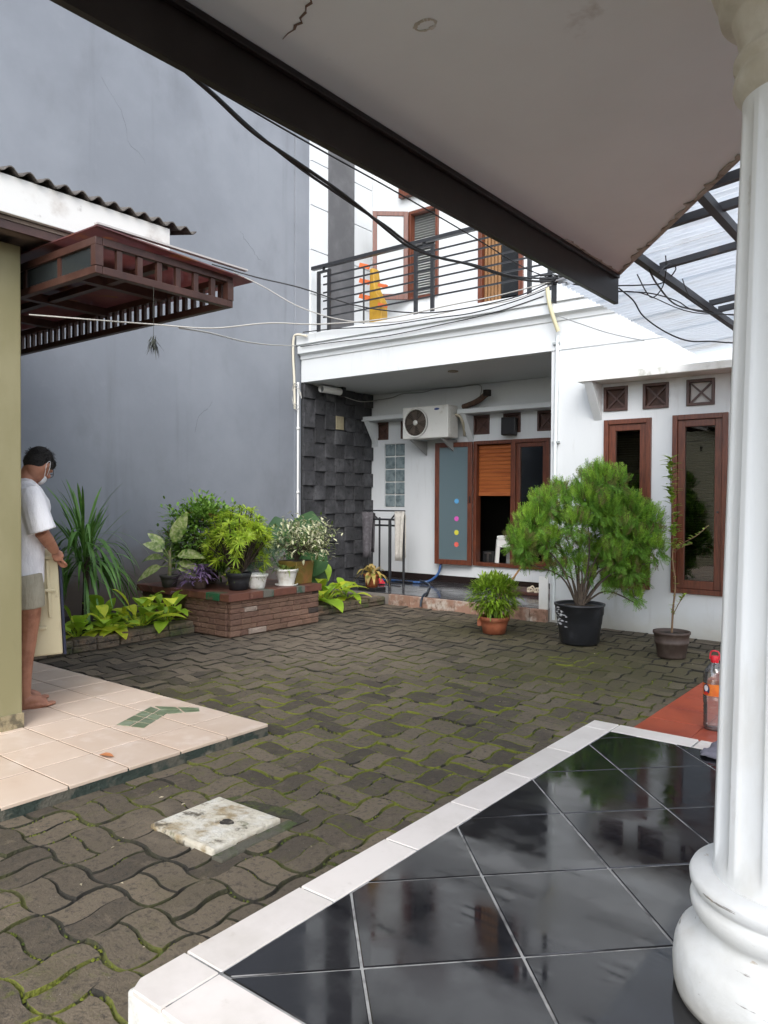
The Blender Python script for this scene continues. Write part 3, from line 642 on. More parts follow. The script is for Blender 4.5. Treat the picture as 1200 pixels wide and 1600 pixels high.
# porch floor, step and skirting
porch_tile = M('dark_porch_tile', (.035,.036,.040), .14, [((.07,.07,.072), 3, .45, .7)], rvar=.06, island=.2)
pf = struct(B().box(-8.385,-4.153,8.60,PBK-.003,-.05,.14).build('porch_floor', M('porch_bed', (.20,.18,.16), .9)))
for i in range(11):
    for j in range(5):
        x0 = -8.38+i*.384; y0 = 8.60+j*.346
        tile([(x0,y0),(x0+.382,y0),(x0+.382,y0+.344),(x0,y0+.344)], .152, pf, porch_tile, .012, 'floor_tile', .002, .001)
nose = M('step_edge_tile', (.29,.17,.12), .6, [((.46,.40,.34), 5, .5, .65), ((.16,.09,.06), 9, .5, .7)], bump=.2, bscale=30, island=.15)
x = -6.60
while x < -4.2:
    L = min(.37, -4.155-x); B().box(x+.003,x+L-.003,8.535,8.597,-.03,.148).build('step_tile', nose, pf, bevel=.006); x += L
part(B().box(-8.38,-4.16,PBK-.018,PBK-.003,.153,.262), 'skirting', M('black_skirting', (.018,.012,.011), .25))
# brown threshold board with sandals
th = B().box(-5.55,-4.20,9.62,10.20,.153,.20); tag(th.build('door_step', M('brown_step', (.075,.028,.020), .5, [((.05,.02,.014), 8, .4, .7)]), bevel=.01), 'dark brown wooden step on the porch floor under the window', 'step')
sand_mat = M('cream_sandal', (.60,.52,.40), .6, [((.45,.37,.27), 14, .5, .7)])
for k, (lab, sx) in enumerate((('left cream sandal of the pair on the brown porch step', -5.02), ('right cream sandal of the pair on the brown porch step', -4.90))):
    t = thing('sandal', lab, 'sandal', (sx+.05, 9.72, .20), .06-k*.12, 'pair of sandals on the porch step')
    pts = [(.040*math.sin(a)*(1.0 if math.cos(a) > -.2 else .85), .105*-math.cos(a)) for a in [2*PI*q/18 for q in range(18)]]
    B().prism(pts, 0, .020).build('sole', sand_mat, t, bevel=.006)
    B().tube(bezier([(-.042,-.02,.01),(-.034,-.03,.045),(0,-.035,.06),(.034,-.03,.045),(.042,-.02,.01)],4), .011, 6).build('strap', sand_mat, t)
    B().tube(bezier([(-.040,.03,.01),(-.030,.045,.05),(0,.055,.075),(.030,.045,.05),(.040,.03,.01)],4), .009, 6).build('strap', sand_mat, t)
# ceiling downlight
t = thing('downlight', 'small round recessed downlight in the porch ceiling', 'light', (-5.88,9.08,3.312))
B().lathe([(.075,0),(.075,-.012),(.055,-.014),(.05,.0)], (0,0,0), 18).build('ring', M('dull_brass', (.25,.2,.13), .4), t); B().lathe([(.05,-.002),(.03,-.005),(0,-.006)], (0,0,0), 14).build('lens', M('lens', (.12,.11,.10), .3), t)
# ------------------------------------------------------------------ air conditioner
ac = thing('air_conditioner', 'white outdoor air-conditioner unit on brackets above the porch window', 'air conditioner', (-6.92, 10.02, 2.42))
acw = M('ac_white', (.68,.67,.63), .5, [((.48,.45,.38), 6, .55, .75)])
B().box(-.44,.44,-.15,.15,.04,.55).build('casing', acw, ac, bevel=.02)
B().lathe([(.235,-.172),(.225,-.18),(.21,-.172),(.21,-.150),(.235,-.150)], (-.17,0,.295), 32, axis='Y', caps=False).build('fan_ring', acw, ac)
B().lathe([(.208,-.153),(.208,-.152),(0,-.152)], (-.17,0,.295), 28, axis='Y').build('fan_well', M('fan_dark', (.045,.035,.028), .8), ac)
gr = B()
for k in range(7): gr.lathe([(.04+.026*k-.003,-.170),(.04+.026*k+.003,-.170),(.04+.026*k+.003,-.165),(.04+.026*k-.003,-.165)], (-.17,0,.295), 24, axis='Y', caps=False)
for k in range(12): a = 2*PI*k/12; gr.bar((-.17+.03*math.cos(a),-.166,.295+.03*math.sin(a)), (-.17+.215*math.cos(a),-.166,.295+.215*math.sin(a)), .005)
gr.build('fan_grille', M('grille_brown', (.10,.08,.06), .6), ac)
B().lathe([(.0,-.178),(.04,-.176),(.045,-.160)], (-.17,0,.295), 16, axis='Y').build('fan_hub', acw, ac)
fb = B()
for k in range(5):
    a = 2*PI*k/5; c_, s_ = math.cos(a), math.sin(a)
    fb.add([(-.17+.05*c_,-.157,.295+.05*s_),(-.17+.19*math.cos(a+.2),-.157,.295+.19*math.sin(a+.2)),(-.17+.19*math.cos(a+.8),-.1545,.295+.19*math.sin(a+.8)),(-.17+.05*math.cos(a+.9),-.1545,.295+.05*math.sin(a+.9))], [(0,1,2,3)])
fb.build('fan_blade_set', M('fan_blade', (.12,.09,.07), .5), ac)
B().ell((.23,-.152,.49), (.05,.003,.017), 14).build('logo', M('logo_blue', (.03,.06,.22), .5), ac)
vl = B()
for k in range(9): vl.box(.442,.452,-.10,.10,.10+.045*k,.122+.045*k)
vl.build('side_louvre', acw, ac)
for x in (-.30,.28):
    B().extr([(x,-.14,.03),(x,.315,.03),(x,.315,-.20)], (.03,0,0)).build('bracket', M('bracket_grey', (.30,.30,.29), .6), ac)
B().tube(bezier([(.45,.05,.40),(.52,.05,.38),(.54,.12,.28),(.50,.22,.18),(.46,.30,.10)],5), .022, 8).build('pipe', M('pipe_beige', (.45,.40,.30), .7), ac)
# wall speaker
t = thing('loudspeaker', 'small black loudspeaker mounted on the porch wall above the window', 'loudspeaker', (-5.62,10.25,2.47), .25)
B().box(-.11,.11,-.09,.06,0,.27).build('cabinet', black_plastic, t, bevel=.015); B().box(-.095,.095,-.098,-.091,.015,.255).build('grille', M('speaker_cloth', (.03,.03,.033), .95, bump=.3, bscale=300), t, bevel=.004); B().box(-.02,.02,.06,.10,.1,.16).build('mount', black_metal, t)
# exhaust elbow
t = thing('exhaust_pipe', 'rusty brown exhaust pipe with dark mouth lying on the porch ledge', 'pipe', (0,0,0))
rust = M('rust_brown', (.10,.055,.035), .8, [((.05,.03,.022), 14, .4, .7)], bump=.2)
B().tube(bezier([(-6.42,10.22,2.955),(-6.2,10.18,3.0),(-6.05,10.14,3.05),(-5.93,10.08,3.10)],4), [.045]*12+[.05], 12).build('tube', rust, t)
B().lathe([(.05,-.04),(.062,-.04),(.062,.05),(.05,.05)], (-5.90,10.06,3.11), 14).build('mouth', M('soot', (.02,.015,.012), .9), t)
# white pipe lying under the porch ceiling
t = thing('drain_pipe', 'short white plastic pipe clipped under the porch ceiling by the stone cladding', 'pipe')
B().tube([(-8.2,8.85,3.235),(-8.2,9.36,3.235)], .058, 16, caps=False).build('tube', white_plastic, t); B().tube([(-8.2,8.9,3.235),(-8.2,9.35,3.235)], .045, 12).build('bore', M('pipe_dark', (.12,.12,.12), .8), t); B().box(-8.26,-8.14,9.30,9.38,3.16,3.31).build('clip', black_plastic, t)
# downspout at the corner of the grey wall
t = thing('downspout', 'slim white downspout running down beside the dark stone cladding', 'downspout')
B().tube([(-8.44,8.565,3.32),(-8.44,8.565,.05)], .033, 12).build('tube', white_plastic, t)
for z in (2.6,1.6,.7): B().lathe([(.036,-.02),(.04,-.02),(.04,.02),(.036,.02)], (-8.44,8.565,z), 12, caps=False).build('collar', white_plastic, t)
t = thing('conduit', 'grey cable conduit running down the white house corner beside the porch', 'conduit')
B().tube([(-4.06,8.59,3.50),(-4.08,8.59,2.1),(-4.09,8.59,.03)], .022, 10).build('tube', M('conduit_white', (.62,.66,.66), .5), t)
for z in (3.4,2.2,1.0): B().box(-4.12,-4.03,8.575,8.617,z-.012,z+.012).build('clip', M('clip_grey', (.30,.33,.33), .5), t)
B().tube(bezier([(-4.14,8.46,4.06),(-4.10,8.46,3.82),(-4.03,8.54,3.53)],5), .026, 8).build('elbow_hose', M('yellowed_hose', (.50,.46,.30), .6), t)
B().box(-4.28,-4.16,8.585,8.608,-.02,.55).build('white_guard', white_old, t)
# ------------------------------------------------------------------ near house: porch roof, column, wall out of frame
pr_ = thing('porch_roof', 'overhanging porch roof with stained white soffit and dark brown fascia board', 'roof')
FX, SZ, FB = -1.922, 3.0, 2.814
sof = [(FX,4.973),(FX,.15),(3.2,.15),(3.2,1.0),(.92,1.35),(-.817,3.569)]
B().prism(sof[::-1], SZ, SZ+.10).build('soffit', soffit_paint, pr_)
B().prism([(FX-.035,5.02),(FX-.035,.12),(3.2,.12),(3.2,1.05),(.95,1.40),(-.80,3.62)][::-1], SZ+.102, SZ+.40).build('roof_slab', M('roof_edge', (.05,.035,.03), .8, [((.16,.14,.11), 6, .5, .7)], bump=.2), pr_)
B().box(FX-.034,FX-.002,.13,4.999,FB,SZ+.12).build('fascia_board', fascia_brown, pr_, bevel=.003)
B().box(FX,FX+.022,.16,4.96,SZ-.028,SZ-.002).build('soffit_trim', fascia_brown, pr_, bevel=.003)
# sheen near the fascia end, painted in as a mottled grey patch
B().box(FX-.0375,FX-.0345,4.72,4.99,FB+.003,FB+.07).build('sheen_patch', M('sheen_grey', (.16,.17,.18), .6, [((.03,.025,.024), 9, .45, .6)]), pr_)
# flaking plaster along the soffit rim
rim = M('rotten_plaster', (.40,.36,.31), .95, [((.50,.46,.42), 6, .45, .6), ((.14,.11,.085), 11, .52, .68)], bump=.3, bscale=30)
def rimstrip(a, b_, n, w):
    bb = B(); a = Vector(a); b_ = Vector(b_); d = (b_-a); nrm = Vector((d.y,-d.x)).normalized()
    pts = [];
    for i in range(n+1):
        t = i/n; q = a+d*t; pts.append((q.x, q.y))
    inner = []
    for i in range(n, -1, -1):
        q = a+d*(i/n)-nrm*(w*(.35+.9*abs(mnoise.noise((i*.31,w*9,2))) + (.5 if rng.random() < .12 else 0))); inner.append((q.x, q.y))
    bb.prism(pts+inner, SZ-.007, SZ-.0015); return bb
rimstrip((-.817,3.569), (FX+.03,4.95), 60, .045).build('flaking_rim', rim, pr_)
rimstrip((FX+.024,4.95), (FX+.024,4.1), 26, .02).build('flaking_rim', rim, pr_)
crk = M('crack_dirt', (.17,.115,.09), .95)
cb = B(); pts_ = [(-1.585,1.655),(-1.61,1.69),(-1.635,1.692),(-1.655,1.712),(-1.69,1.722),(-1.70,1.742),(-1.725,1.738),(-1.745,1.752),(-1.775,1.754),(-1.81,1.765)]
for k in range(len(pts_)-1):
    a_, b_ = Vector(pts_[k]), Vector(pts_[k+1]); n_ = Vector((-(b_-a_).y, (b_-a_).x)).normalized(); w0 = .6*(.006,.008,.004,.007,.003,.008,.009,.003,.002)[k]
    cb.prism([tuple(a_-n_*w0), tuple(b_-n_*w0*.7), tuple(b_+n_*w0*.6), tuple(a_+n_*w0)], SZ-.003, SZ-.001)
ring_ = M('damp_ring', (.50,.47,.40), .9, [((.66,.65,.62), 14, .42, .6), ((.30,.26,.19), 20, .62, .72)])
rb = B()
for k in range(20):
    t0, t1 = 2*PI*k/20, 2*PI*(k+.75+.25*rng.random())/20; w0 = rng.uniform(.002,.008)
    q_ = [(-1.40+(.036+sw)*math.cos(t_), 1.99+(.024+sw)*math.sin(t_)) for t_, sw in ((t0,w0),(t1,w0),(t1,-w0),(t0,-w0))]
    rb.prism(q_, SZ-.0025, SZ-.001)
rb.build('damp_mark', ring_, pr_)
cb.build('soffit_crack', crk, pr_)
# near house wall, to the right of the picture
nh = thing('near_house', 'white house wall with dark windows beside the black-tiled terrace', 'house', (2.7,0,0))
wall_holes(B(), 'X', 0, .2, -3, 4.3, -.05, 2.995, [(.4,1.3,.2,2.3),(2.2,3.4,.9,2.2)]).build('wall', white_paint, nh)
frame_b = B().box(.02,.12,.4,1.3,.2,2.3).build('door', wood_red, nh); B().box(.05,.1,2.2,3.4,.9,2.2).build('window', M('dark_glass', (.02,.022,.025), .05), nh)
# fluted column
col = thing('fluted_column', 'white fluted classical column with moulded round base on the black tiles', 'column', (-.385, 2.275, TZ))
col_paint = M('column_paint', (.70,.72,.735), .5, [((.55,.54,.51), 3, .5, .8, (1,1,.4)), ((.34,.31,.26), 9, .64, .76, (1,1,.5), .6), ((.52,.52,.50), 14, .5, .75, (1,1,.12), .45)], bump=.05, bscale=40)
bp = [(.20,0),(.288,0),(.293,.02),(.296,.07),(.291,.115),(.282,.14),(.276,.146),(.262,.156),(.240,.166),(.226,.178),(.221,.195),(.228,.208),(.240,.218),(.249,.234),(.252,.252),(.247,.268),(.236,.276),(.243,.285),(.252,.300),(.254,.318),(.248,.330),(.20,.333)]
B().lathe(bp, (0,0,0), 72).build('base', M('chipped_base_paint', (.70,.71,.71), .55, [((.60,.60,.58), 3, .4, .7), ((.50,.47,.42), 5, .5, .75, (1,1,.6), .5), ((.45,.38,.30), 17, .655, .69, (1,1,2.5), .8), ((.16,.14,.12), 13, .64, .67, (.5,.5,6), .8)], splash=((.40,.36,.30), .12, .26), bump=.12, bscale=24), col)
NF = 12
def flute(t, z):
    if z < .36 or z > 2.40: d = 0
    else: d = min(1, (z-.36)/.06, (2.40-z)/.06)
    a = ((t+.11)*NF/(2*PI)) % 1.0
    w_ = max(0, 1-abs(a-.5)/.36)
    return 1-d*.085*math.sqrt(max(0, 1-(1-w_)**2)) if w_ > 0 else 1
sp_ = []
zs = [.325,.345,.365,.375,.39,.42,.6,.9,1.2,1.5,1.8,2.1,2.3,2.34,2.36,2.375,2.39,2.41,2.43]
for z in zs: sp_.append((.194-.052*(max(0,z-.33)/2.1)**1.1, z))
B().lathe(sp_, (0,0,0), 288, rfun=flute).build('shaft', col_paint, col)
cp = [(.13,2.40),(.146,2.425),(.162,2.445),(.167,2.465),(.163,2.485),(.152,2.500),(.156,2.512),(.166,2.52),(.166,2.532),(.152,2.542),(.150,2.56),(.158,2.60),(.170,2.64),(.172,2.65),(.200,2.656),(.205,2.68),(.203,2.71),(.215,2.715),(.23,2.76),(.24,2.80),(.24,2.848),(.1,2.849)]
B().lathe(cp, (0,0,0), 64).build('capital', M('capital_paint', (.68,.655,.60), .6, [((.48,.44,.36), 4, .4, .7), ((.25,.2,.15), 10, .66, .76)], bump=.08, bscale=30), col)
# ------------------------------------------------------------------ left house: pillar, eave, corrugated roof
olive = M('olive_paint', (.225,.205,.105), .65, [((.29,.265,.155), 1.4, .4, .7, (1,1,.5)), ((.19,.165,.085), 6, .6, .8, (1,1,.4), .6)], bump=.05, bscale=30)
lh = thing('olive_house', 'low olive-green house corner with corrugated roof on the beige platform', 'house')
B().box(-9.5,-4.68,-3,2.33,BZ-.01,3.05).build('wall', olive, lh, bevel=.008)
B().box(-4.679,-4.662,2.19,2.33,BZ,.16).build('chipped_corner', M('bare_plaster', (.30,.25,.15), .9, [((.13,.11,.07), 12, .45, .6)], bump=.3), lh)
fasc_w = M('white_fascia_stained', (.66,.65,.62), .6, [((.30,.24,.19), 2.2, .50, .72, (1,1,1.2), .8), ((.12,.09,.07), 5, .62, .76)], bump=.05)
B().box(-4.43,-4.395,-3,3.22,3.125,3.345).build('fascia_board', fasc_w, lh, bevel=.004)
B().box(-9.5,-4.432,-3,3.18,3.10,3.122).build('eave_soffit', M('eave_board', (.22,.17,.135), .8, [((.12,.09,.07), 3, .4, .7)]), lh)
B().box(-4.47,-4.44,-3,3.20,3.05,3.098).build('eave_batten', wood_dark, lh); B().box(-4.63,-4.435,3.182,3.225,3.124,3.33).build('end_board', wood_dark, lh)
cr = B(); n = int((3.43+3)/.0138); w_ = 2*PI/.110
rows = []
for i in range(n+1):
    y = -3+i*.0138; dz = .019*math.sin(w_*y)
    rows.append((y, dz))
vs = []; 
for (y, dz) in rows:
    vs += [(-4.36,y,3.368+dz),(-6.5,y,3.368+.42+dz),(-9.5,y,3.368+.9+dz),(-4.36,y,3.361+dz),(-6.5,y,3.361+.42+dz),(-9.5,y,3.361+.9+dz)]
fs = []
for i in range(n):
    a = 6*i; c = 6*(i+1)
    fs += [(a,c,c+1,a+1),(a+1,c+1,c+2,a+2),(a+3,a+4,c+4,c+3),(a+4,a+5,c+5,c+4),(a,a+3,c+3,c)]
fs += [(6*n,6*n+3,6*n+4,6*n+1),(6*n+1,6*n+4,6*n+5,6*n+2)]
cr.add(vs, fs, 0, False).build('corrugated_roof', M('asbestos_sheet', (.085,.075,.065), .9, [((.15,.135,.12), 5, .45, .7), ((.04,.035,.03), 9, .5, .7)], bump=.2, bscale=50), lh)
# wooden canopy with slatted sides
cn = thing('door_canopy', 'brown slatted wooden door canopy with glossy maroon roof sheet on the olive house', 'canopy')
CX1, CX0, CY0, CY1, CZ0, CZ1 = -4.0, -7.2, 2.445, 3.417, 2.79, 3.0
for yy in (CY0, CY1):
    for zz in (CZ0+.0, CZ1-.045): B().box(CX0,CX1,yy-.022,yy+.022,zz,zz+.045).build('beam', wood_dark, cn, bevel=.003)
for zz in (CZ0, CZ1-.045): B().box(CX1-.045,CX1+.001,CY0+.024,CY1-.024,zz,zz+.045).build('beam', wood_dark, cn, bevel=.003)
for yy in (CY0, CY1): B().box(CX1-.047,CX1+.003,yy-.025,yy+.025,CZ0+.047,CZ1-.047).build('corner_post', wood_dark, cn)
sl_ = B().box(-.018,.018,-.012,.012,0,CZ1-CZ0-.09); first_s = None
def slat(x, y, rz=0):
    global first_s
    if first_s is None: first_s = sl_.build('slat', wood_dark, cn); o = first_s
    else: o = piece(first_s.data, 'slat', cn)
    o.location = (x, y, CZ0+.045); o.rotation_euler = (0,0,rz)
x = CX1-.10
while x > CX0: slat(x, CY1); x -= .098
for k in range(1, 7): slat(CX1-.022, CY0+(CY1-CY0)*k/7, PI/2)
for x in (-4.42,-4.84,-5.26,-5.7): slat(x, CY0)
for x in (-4.7,-5.45,-6.2): B().box(x-.03,x+.03,CY0+.024,CY1-.024,CZ1-.07,CZ1-.012).build('rafter', wood_dark, cn)
B().box(CX0,CX1-.05,2.90,2.95,CZ1-.06,CZ1-.016).build('purlin', wood_dark, cn)
mar = M('maroon_sheet', (.26,.13,.13), .16, [((.34,.18,.17), 3, .4, .7), ((.38,.20,.10), 4.5, .58, .7)], rvar=.08, trans=.6)
B().add([(CX0,CY0-.05,3.06),(CX1+.06,CY0-.05,3.035),(CX1+.06,CY1+.16,2.985),(CX0,CY1+.16,3.01),(CX0,CY0-.05,3.068),(CX1+.06,CY0-.05,3.043),(CX1+.06,CY1+.16,2.993),(CX0,CY1+.16,3.018)], [(0,1,2,3),(7,6,5,4),(0,4,5,1),(1,5,6,2),(2,6,7,3),(3,7,4,0)]).build('roof_sheet', mar, cn)
B().box(CX1+.03,CX1+.064,CY0-.05,CY1+.10,3.045,3.056).build('edge_flashing', M('pale_flashing', (.45,.42,.40), .5), cn)
pan = M('smoked_panel', (.03,.035,.036), .15)
for x0, x1 in ((-4.40,-4.06),(-4.82,-4.44),(-5.24,-4.86)): B().box(x0,x1,CY0-.004,CY0+.004,CZ0+.047,CZ1-.047).build('side_panel', pan, cn)
hb = B()
for k in range(60):
    a = rng.uniform(0, 2*PI); L = rng.uniform(.02,.09); hb.leaf((rng.uniform(-.012,.012),rng.uniform(-.012,.012),-rng.uniform(0,.06)), (math.cos(a)*.5,math.sin(a)*.5,-rng.uniform(.3,1.2)), (0,0,1), L, .007, .4, 2)
hb.tube([(0,0,.30),(0,0,-.02)], .0015, 4)
tag(hb.build('air_plant', M('dry_air_plant', (.045,.05,.04), .9)), 'small dark hanging tuft of dry plant below the brown canopy', 'hanging plant').location = (-4.0, 2.81, 2.50)
# ------------------------------------------------------------------ translucent corrugated roof on the right
tr = thing('translucent_roof', 'translucent corrugated plastic roof on dark steel bars beside the white house', 'roof')
RX0, RZ0, RS = -2.386, 3.05, .10
def poly_mat():
    mt = bpy.data.materials.new('translucent_sheet'); mt.use_nodes = True; nt = mt.node_tree; p = nt.nodes['Principled BSDF']; out = nt.nodes['Material Output']
    pos = _pos(nt, (.3,1,1)); c = _mix(nt, _ramp(nt, _noise(nt, pos, 3, 5), .45, .8), (.82,.86,.89), (.64,.63,.60))
    nt.links.new(c, p.inputs['Base Color']); p.inputs['Roughness'].default_value = .35
    t = nt.nodes.new('ShaderNodeBsdfTranslucent'); nt.links.new(c, t.inputs[0]); tp = nt.nodes.new('ShaderNodeBsdfTransparent'); nt.links.new(c, tp.inputs[0])
    m1 = nt.nodes.new('ShaderNodeMixShader'); m1.inputs[0].default_value = .18; nt.links.new(t.outputs[0], m1.inputs[1]); nt.links.new(tp.outputs[0], m1.inputs[2])
    m2 = nt.nodes.new('ShaderNodeMixShader'); m2.inputs[0].default_value = .80; nt.links.new(p.outputs[0], m2.inputs[1]); nt.links.new(m1.outputs[0], m2.inputs[2]); nt.links.new(m2.outputs[0], out.inputs['Surface']); return mt
pmat = poly_mat()
def sheet(y0, y1, dz):
    b = B(); n = int((y1-y0)/.0125); vs = []
    for i in range(n+1):
        y = y0+i*(y1-y0)/n; h = .014*math.sin(2*PI*(y-5)/.076)+dz
        for x in (RX0, -.6, 1.2, 3.0): vs.append((x, y, RZ0+RS*(x-RX0)+h))
    fs = [(4*i+k, 4*i+k+1, 4*i+k+5, 4*i+k+4) for i in range(n) for k in range(3)]
    return b.add(vs, fs, 0, True).build('roof_sheet', pmat, tr, recalc=False)
yy = 4.98
for k in range(5): sheet(yy, min(yy+.80, 8.40), .003*(k % 2)); yy += .72
nb = B(); vs = []; nn = 110
for i in range(nn+1):
    y = 3.30+i*(5.02-3.30)/nn; h = .014*math.sin(2*PI*(y-5)/.076)+.004; xs = max(-1.90, -1.95+(5.0-y)*.78)
    for x in (xs, 1.05, 3.0): vs.append((x, y, RZ0+RS*(x-RX0)+h))
nb.add(vs, [(3*i+k, 3*i+k+1, 3*i+k+4, 3*i+k+3) for i in range(nn) for k in range(2)], 0, True).build('roof_sheet', pmat, tr, recalc=False)
def bar3(name, a, b_, w, h): B().bar(a, b_, w, h).build(name, steel_dark, tr)
zr = lambda x: RZ0+RS*(x-RX0)-.05
for x in (-1.73, -1.165, .2): bar3('rafter', (x, 4.6 if x < -1.5 else 3.9, zr(x)-.025), (x, 8.55, zr(x)-.025), .046, .05)
for y in (4.07, 4.50, 5.25, 6.45, 6.72, 7.7): bar3('purlin', ((-1.73 if y > 5 else -1.93+(5.0-y)*.79), y, zr(-1.7)+.02), (2.4, y, zr(2.4)+.02), .042, .045)
# ------------------------------------------------------------------ cables
cab_black = M('black_cable', (.012,.012,.013), .5); cab_white = M('white_cable', (.40,.39,.36), .5)
def cable(pts, r, mat, label, n=6): return tag(B().tube(bezier(pts, n), r, 6).build('cable', mat), label, 'cable')
cable([(-1.93,1.41,2.82),(-1.99,1.62,2.82),(-2.05,1.86,2.80),(-2.10,2.15,2.80),(-2.15,2.43,2.80),(-2.18,2.66,2.78),(-2.21,2.86,2.76),(-2.24,3.05,2.75),(-2.26,3.32,2.77),(-2.30,3.68,2.83),(-2.34,4.20,2.89),(-2.36,4.64,2.96),(-2.39,5.03,3.06)], .0075, cab_black, 'thick black cable sagging from the brown fascia, lower strand of the twisted pair')
cable([(-1.95,1.41,2.84),(-2.0,1.62,2.833),(-2.06,1.86,2.815),(-2.11,2.14,2.795),(-2.15,2.39,2.79),(-2.19,2.62,2.79),(-2.22,2.85,2.785),(-2.24,3.06,2.765),(-2.28,3.40,2.785),(-2.31,3.77,2.85),(-2.34,4.30,2.91),(-2.39,5.03,3.07)], .006, cab_black, 'thick black cable sagging from the brown fascia, upper strand of the twisted pair')
cable([(-2.05,1.07,2.91),(-2.06,1.14,2.91),(-2.10,1.34,2.92),(-2.15,1.67,2.95),(-2.22,2.31,2.98),(-2.28,3.01,3.01),(-2.33,3.81,3.02),(-2.37,4.51,3.02),(-2.39,5.03,3.06)], .004, cab_black, 'thin straight black cable running just under the brown fascia')
cable([(-4.05,3.30,3.06),(-3.83,3.50,2.98),(-3.62,3.70,2.92),(-3.34,3.97,2.81),(-3.07,4.26,2.78),(-2.86,4.50,2.82),(-2.61,4.79,2.92),(-2.45,4.96,3.02),(-2.39,5.03,3.06)], .0045, cab_black, 'black cable sagging from the canopy top across the balcony front')
cable([(-4.6,2.34,2.62),(-4.38,2.52,2.60),(-4.06,2.85,2.58),(-3.82,3.11,2.57),(-3.59,3.38,2.62),(-3.38,3.63,2.63),(-3.11,3.97,2.69),(-2.84,4.33,2.81),(-2.63,4.64,2.91),(-2.39,5.03,3.06)], .0045, cab_white, 'long white cable running under the canopy to the translucent roof corner')
cable([(-4.0,3.44,3.03),(-3.85,3.57,2.94),(-3.65,3.73,2.80),(-3.43,3.95,2.72),(-3.20,4.22,2.73),(-2.90,4.57,2.84),(-2.65,4.87,2.93),(-2.45,5.11,3.06)], .004, cab_white, 'thin white cable dropping from the canopy corner to the balcony')
cable([(-4.6,3.45,2.74),(-5.63,4.58,3.03),(-6.67,5.88,3.30),(-7.49,7.06,3.55),(-8.35,8.43,3.86)], .008, cab_white, 'white cable stretched from the canopy to the left end of the balcony')
cable([(-8.12,8.44,3.98),(-8.32,8.44,4.03),(-8.40,8.44,3.98),(-8.43,8.46,3.70),(-8.435,8.49,3.35),(-8.43,8.50,2.9)], .02, M('cream_conduit', (.58,.54,.44), .6), 'cream flexible conduit looping over the left end of the balcony')
for k in range(3):
    pts = [(-8.38+.10*math.cos(a)*(1-.1*k), 8.49-.05*k*.3, 3.05+.04*k+.17*math.sin(a)) for a in [2*PI*q/12 for q in range(11)]]
    if k == 0: coil = thing('cable_coil', 'loose coil of white cable hanging on the downspout', 'cable')
    B().tube(pts, .006, 5).build('loop', cab_white, coil)
cable([(-8.3,8.75,3.31),(-8.3,9.1,3.25),(-8.3,9.40,3.206),(-8.3,9.885,3.152),(-8.3,10.229,3.187),(-8.25,10.33,3.2)], .007, cab_white, 'white cable sagging across the top of the stone cladding')
cable([(-8.353,10.33,3.213),(-7.95,10.335,3.23),(-7.687,10.335,3.281),(-7.3,10.335,3.27),(-7.035,10.335,3.30),(-6.6,10.335,3.295),(-6.19,10.335,3.29),(-6.19,10.335,3.10)], .008, M('grey_cable', (.26,.26,.25), .6), 'grey cable stapled along the top of the porch wall')
cable([(-2.39,5.03,3.06),(-2.31,5.18,3.05),(-2.11,5.40,3.02),(-1.95,5.7,3.04),(-1.85,6.0,3.03),(-1.78,6.3,3.0),(-1.5,6.9,3.03)], .005, cab_black, 'black cable running from the roof corner under the translucent sheets')
cable([(-1.95,5.07,2.94),(-1.89,5.18,2.87),(-1.83,5.21,2.76),(-1.75,5.42,2.68),(-1.67,5.68,2.65),(-1.60,6.0,2.69),(-1.5,6.53,2.76),(-1.3,6.9,2.9)], .0055, cab_black, 'wavy black cable hanging lowest under the translucent roof')
cable([(-1.73,5.02,3.02),(-1.73,5.16,2.96),(-1.73,5.5,2.90),(-1.73,5.88,2.93),(-1.73,6.47,3.02)], .006, cab_black, 'black cable drooping in a loop under the steel rafter')
cable([(-1.9,4.94,2.92),(-1.83,5.2,2.97),(-1.76,5.40,3.02),(-1.66,5.35,3.08),(-1.62,5.1,3.05),(-1.60,4.83,2.93)], .0045, cab_black, 'black cable looping tightly beside the soffit edge')
cable([(-4.0,8.47,3.70),(-3.7,8.50,3.56),(-3.45,8.55,3.45),(-3.2,8.56,3.36),(-3.0,8.58,3.30)], .006, M('grey_cable_wall', (.22,.23,.23), .6), 'thin dark cable running down across the white wall')
cable([(-4.15,8.44,4.03),(-4.6,8.44,3.95),(-5.2,8.44,3.90),(-5.8,8.44,3.92),(-6.7,8.44,3.94),(-7.6,8.44,4.02),(-8.2,8.44,4.05)], .008, cab_black, 'thin black cable lying along the top edge of the balcony band')
cable([(-4.2,8.49,3.97),(-4.9,8.49,3.87),(-5.7,8.49,3.83),(-6.6,8.49,3.80),(-7.5,8.49,3.83),(-8.3,8.49,3.85)], .007, cab_black, 'thin black cable sagging across the middle of the balcony band')
cable([(-2.05,5.1,2.93),(-1.9,5.35,2.96),(-1.7,5.9,2.90),(-1.4,6.6,2.98)], .004, cab_black, 'straight thin black wire crossing under the translucent roof')
cable([(-1.80,5.0,2.99),(-1.78,5.2,2.88),(-1.72,5.25,2.94),(-1.66,5.15,3.03),(-1.60,4.95,3.06)], .004, cab_black, 'short black wire bent back up to the soffit edge')
cable([(-1.66,5.5,3.05),(-1.68,5.75,2.98),(-1.70,6.2,2.99),(-1.72,6.55,3.04)], .0035, cab_black, 'thinnest black wire tied under the second steel rafter')
tg = thing('cable_knot', 'dark knot of spliced black cables at the translucent roof corner', 'cable knot', (-2.40,5.03,3.06))
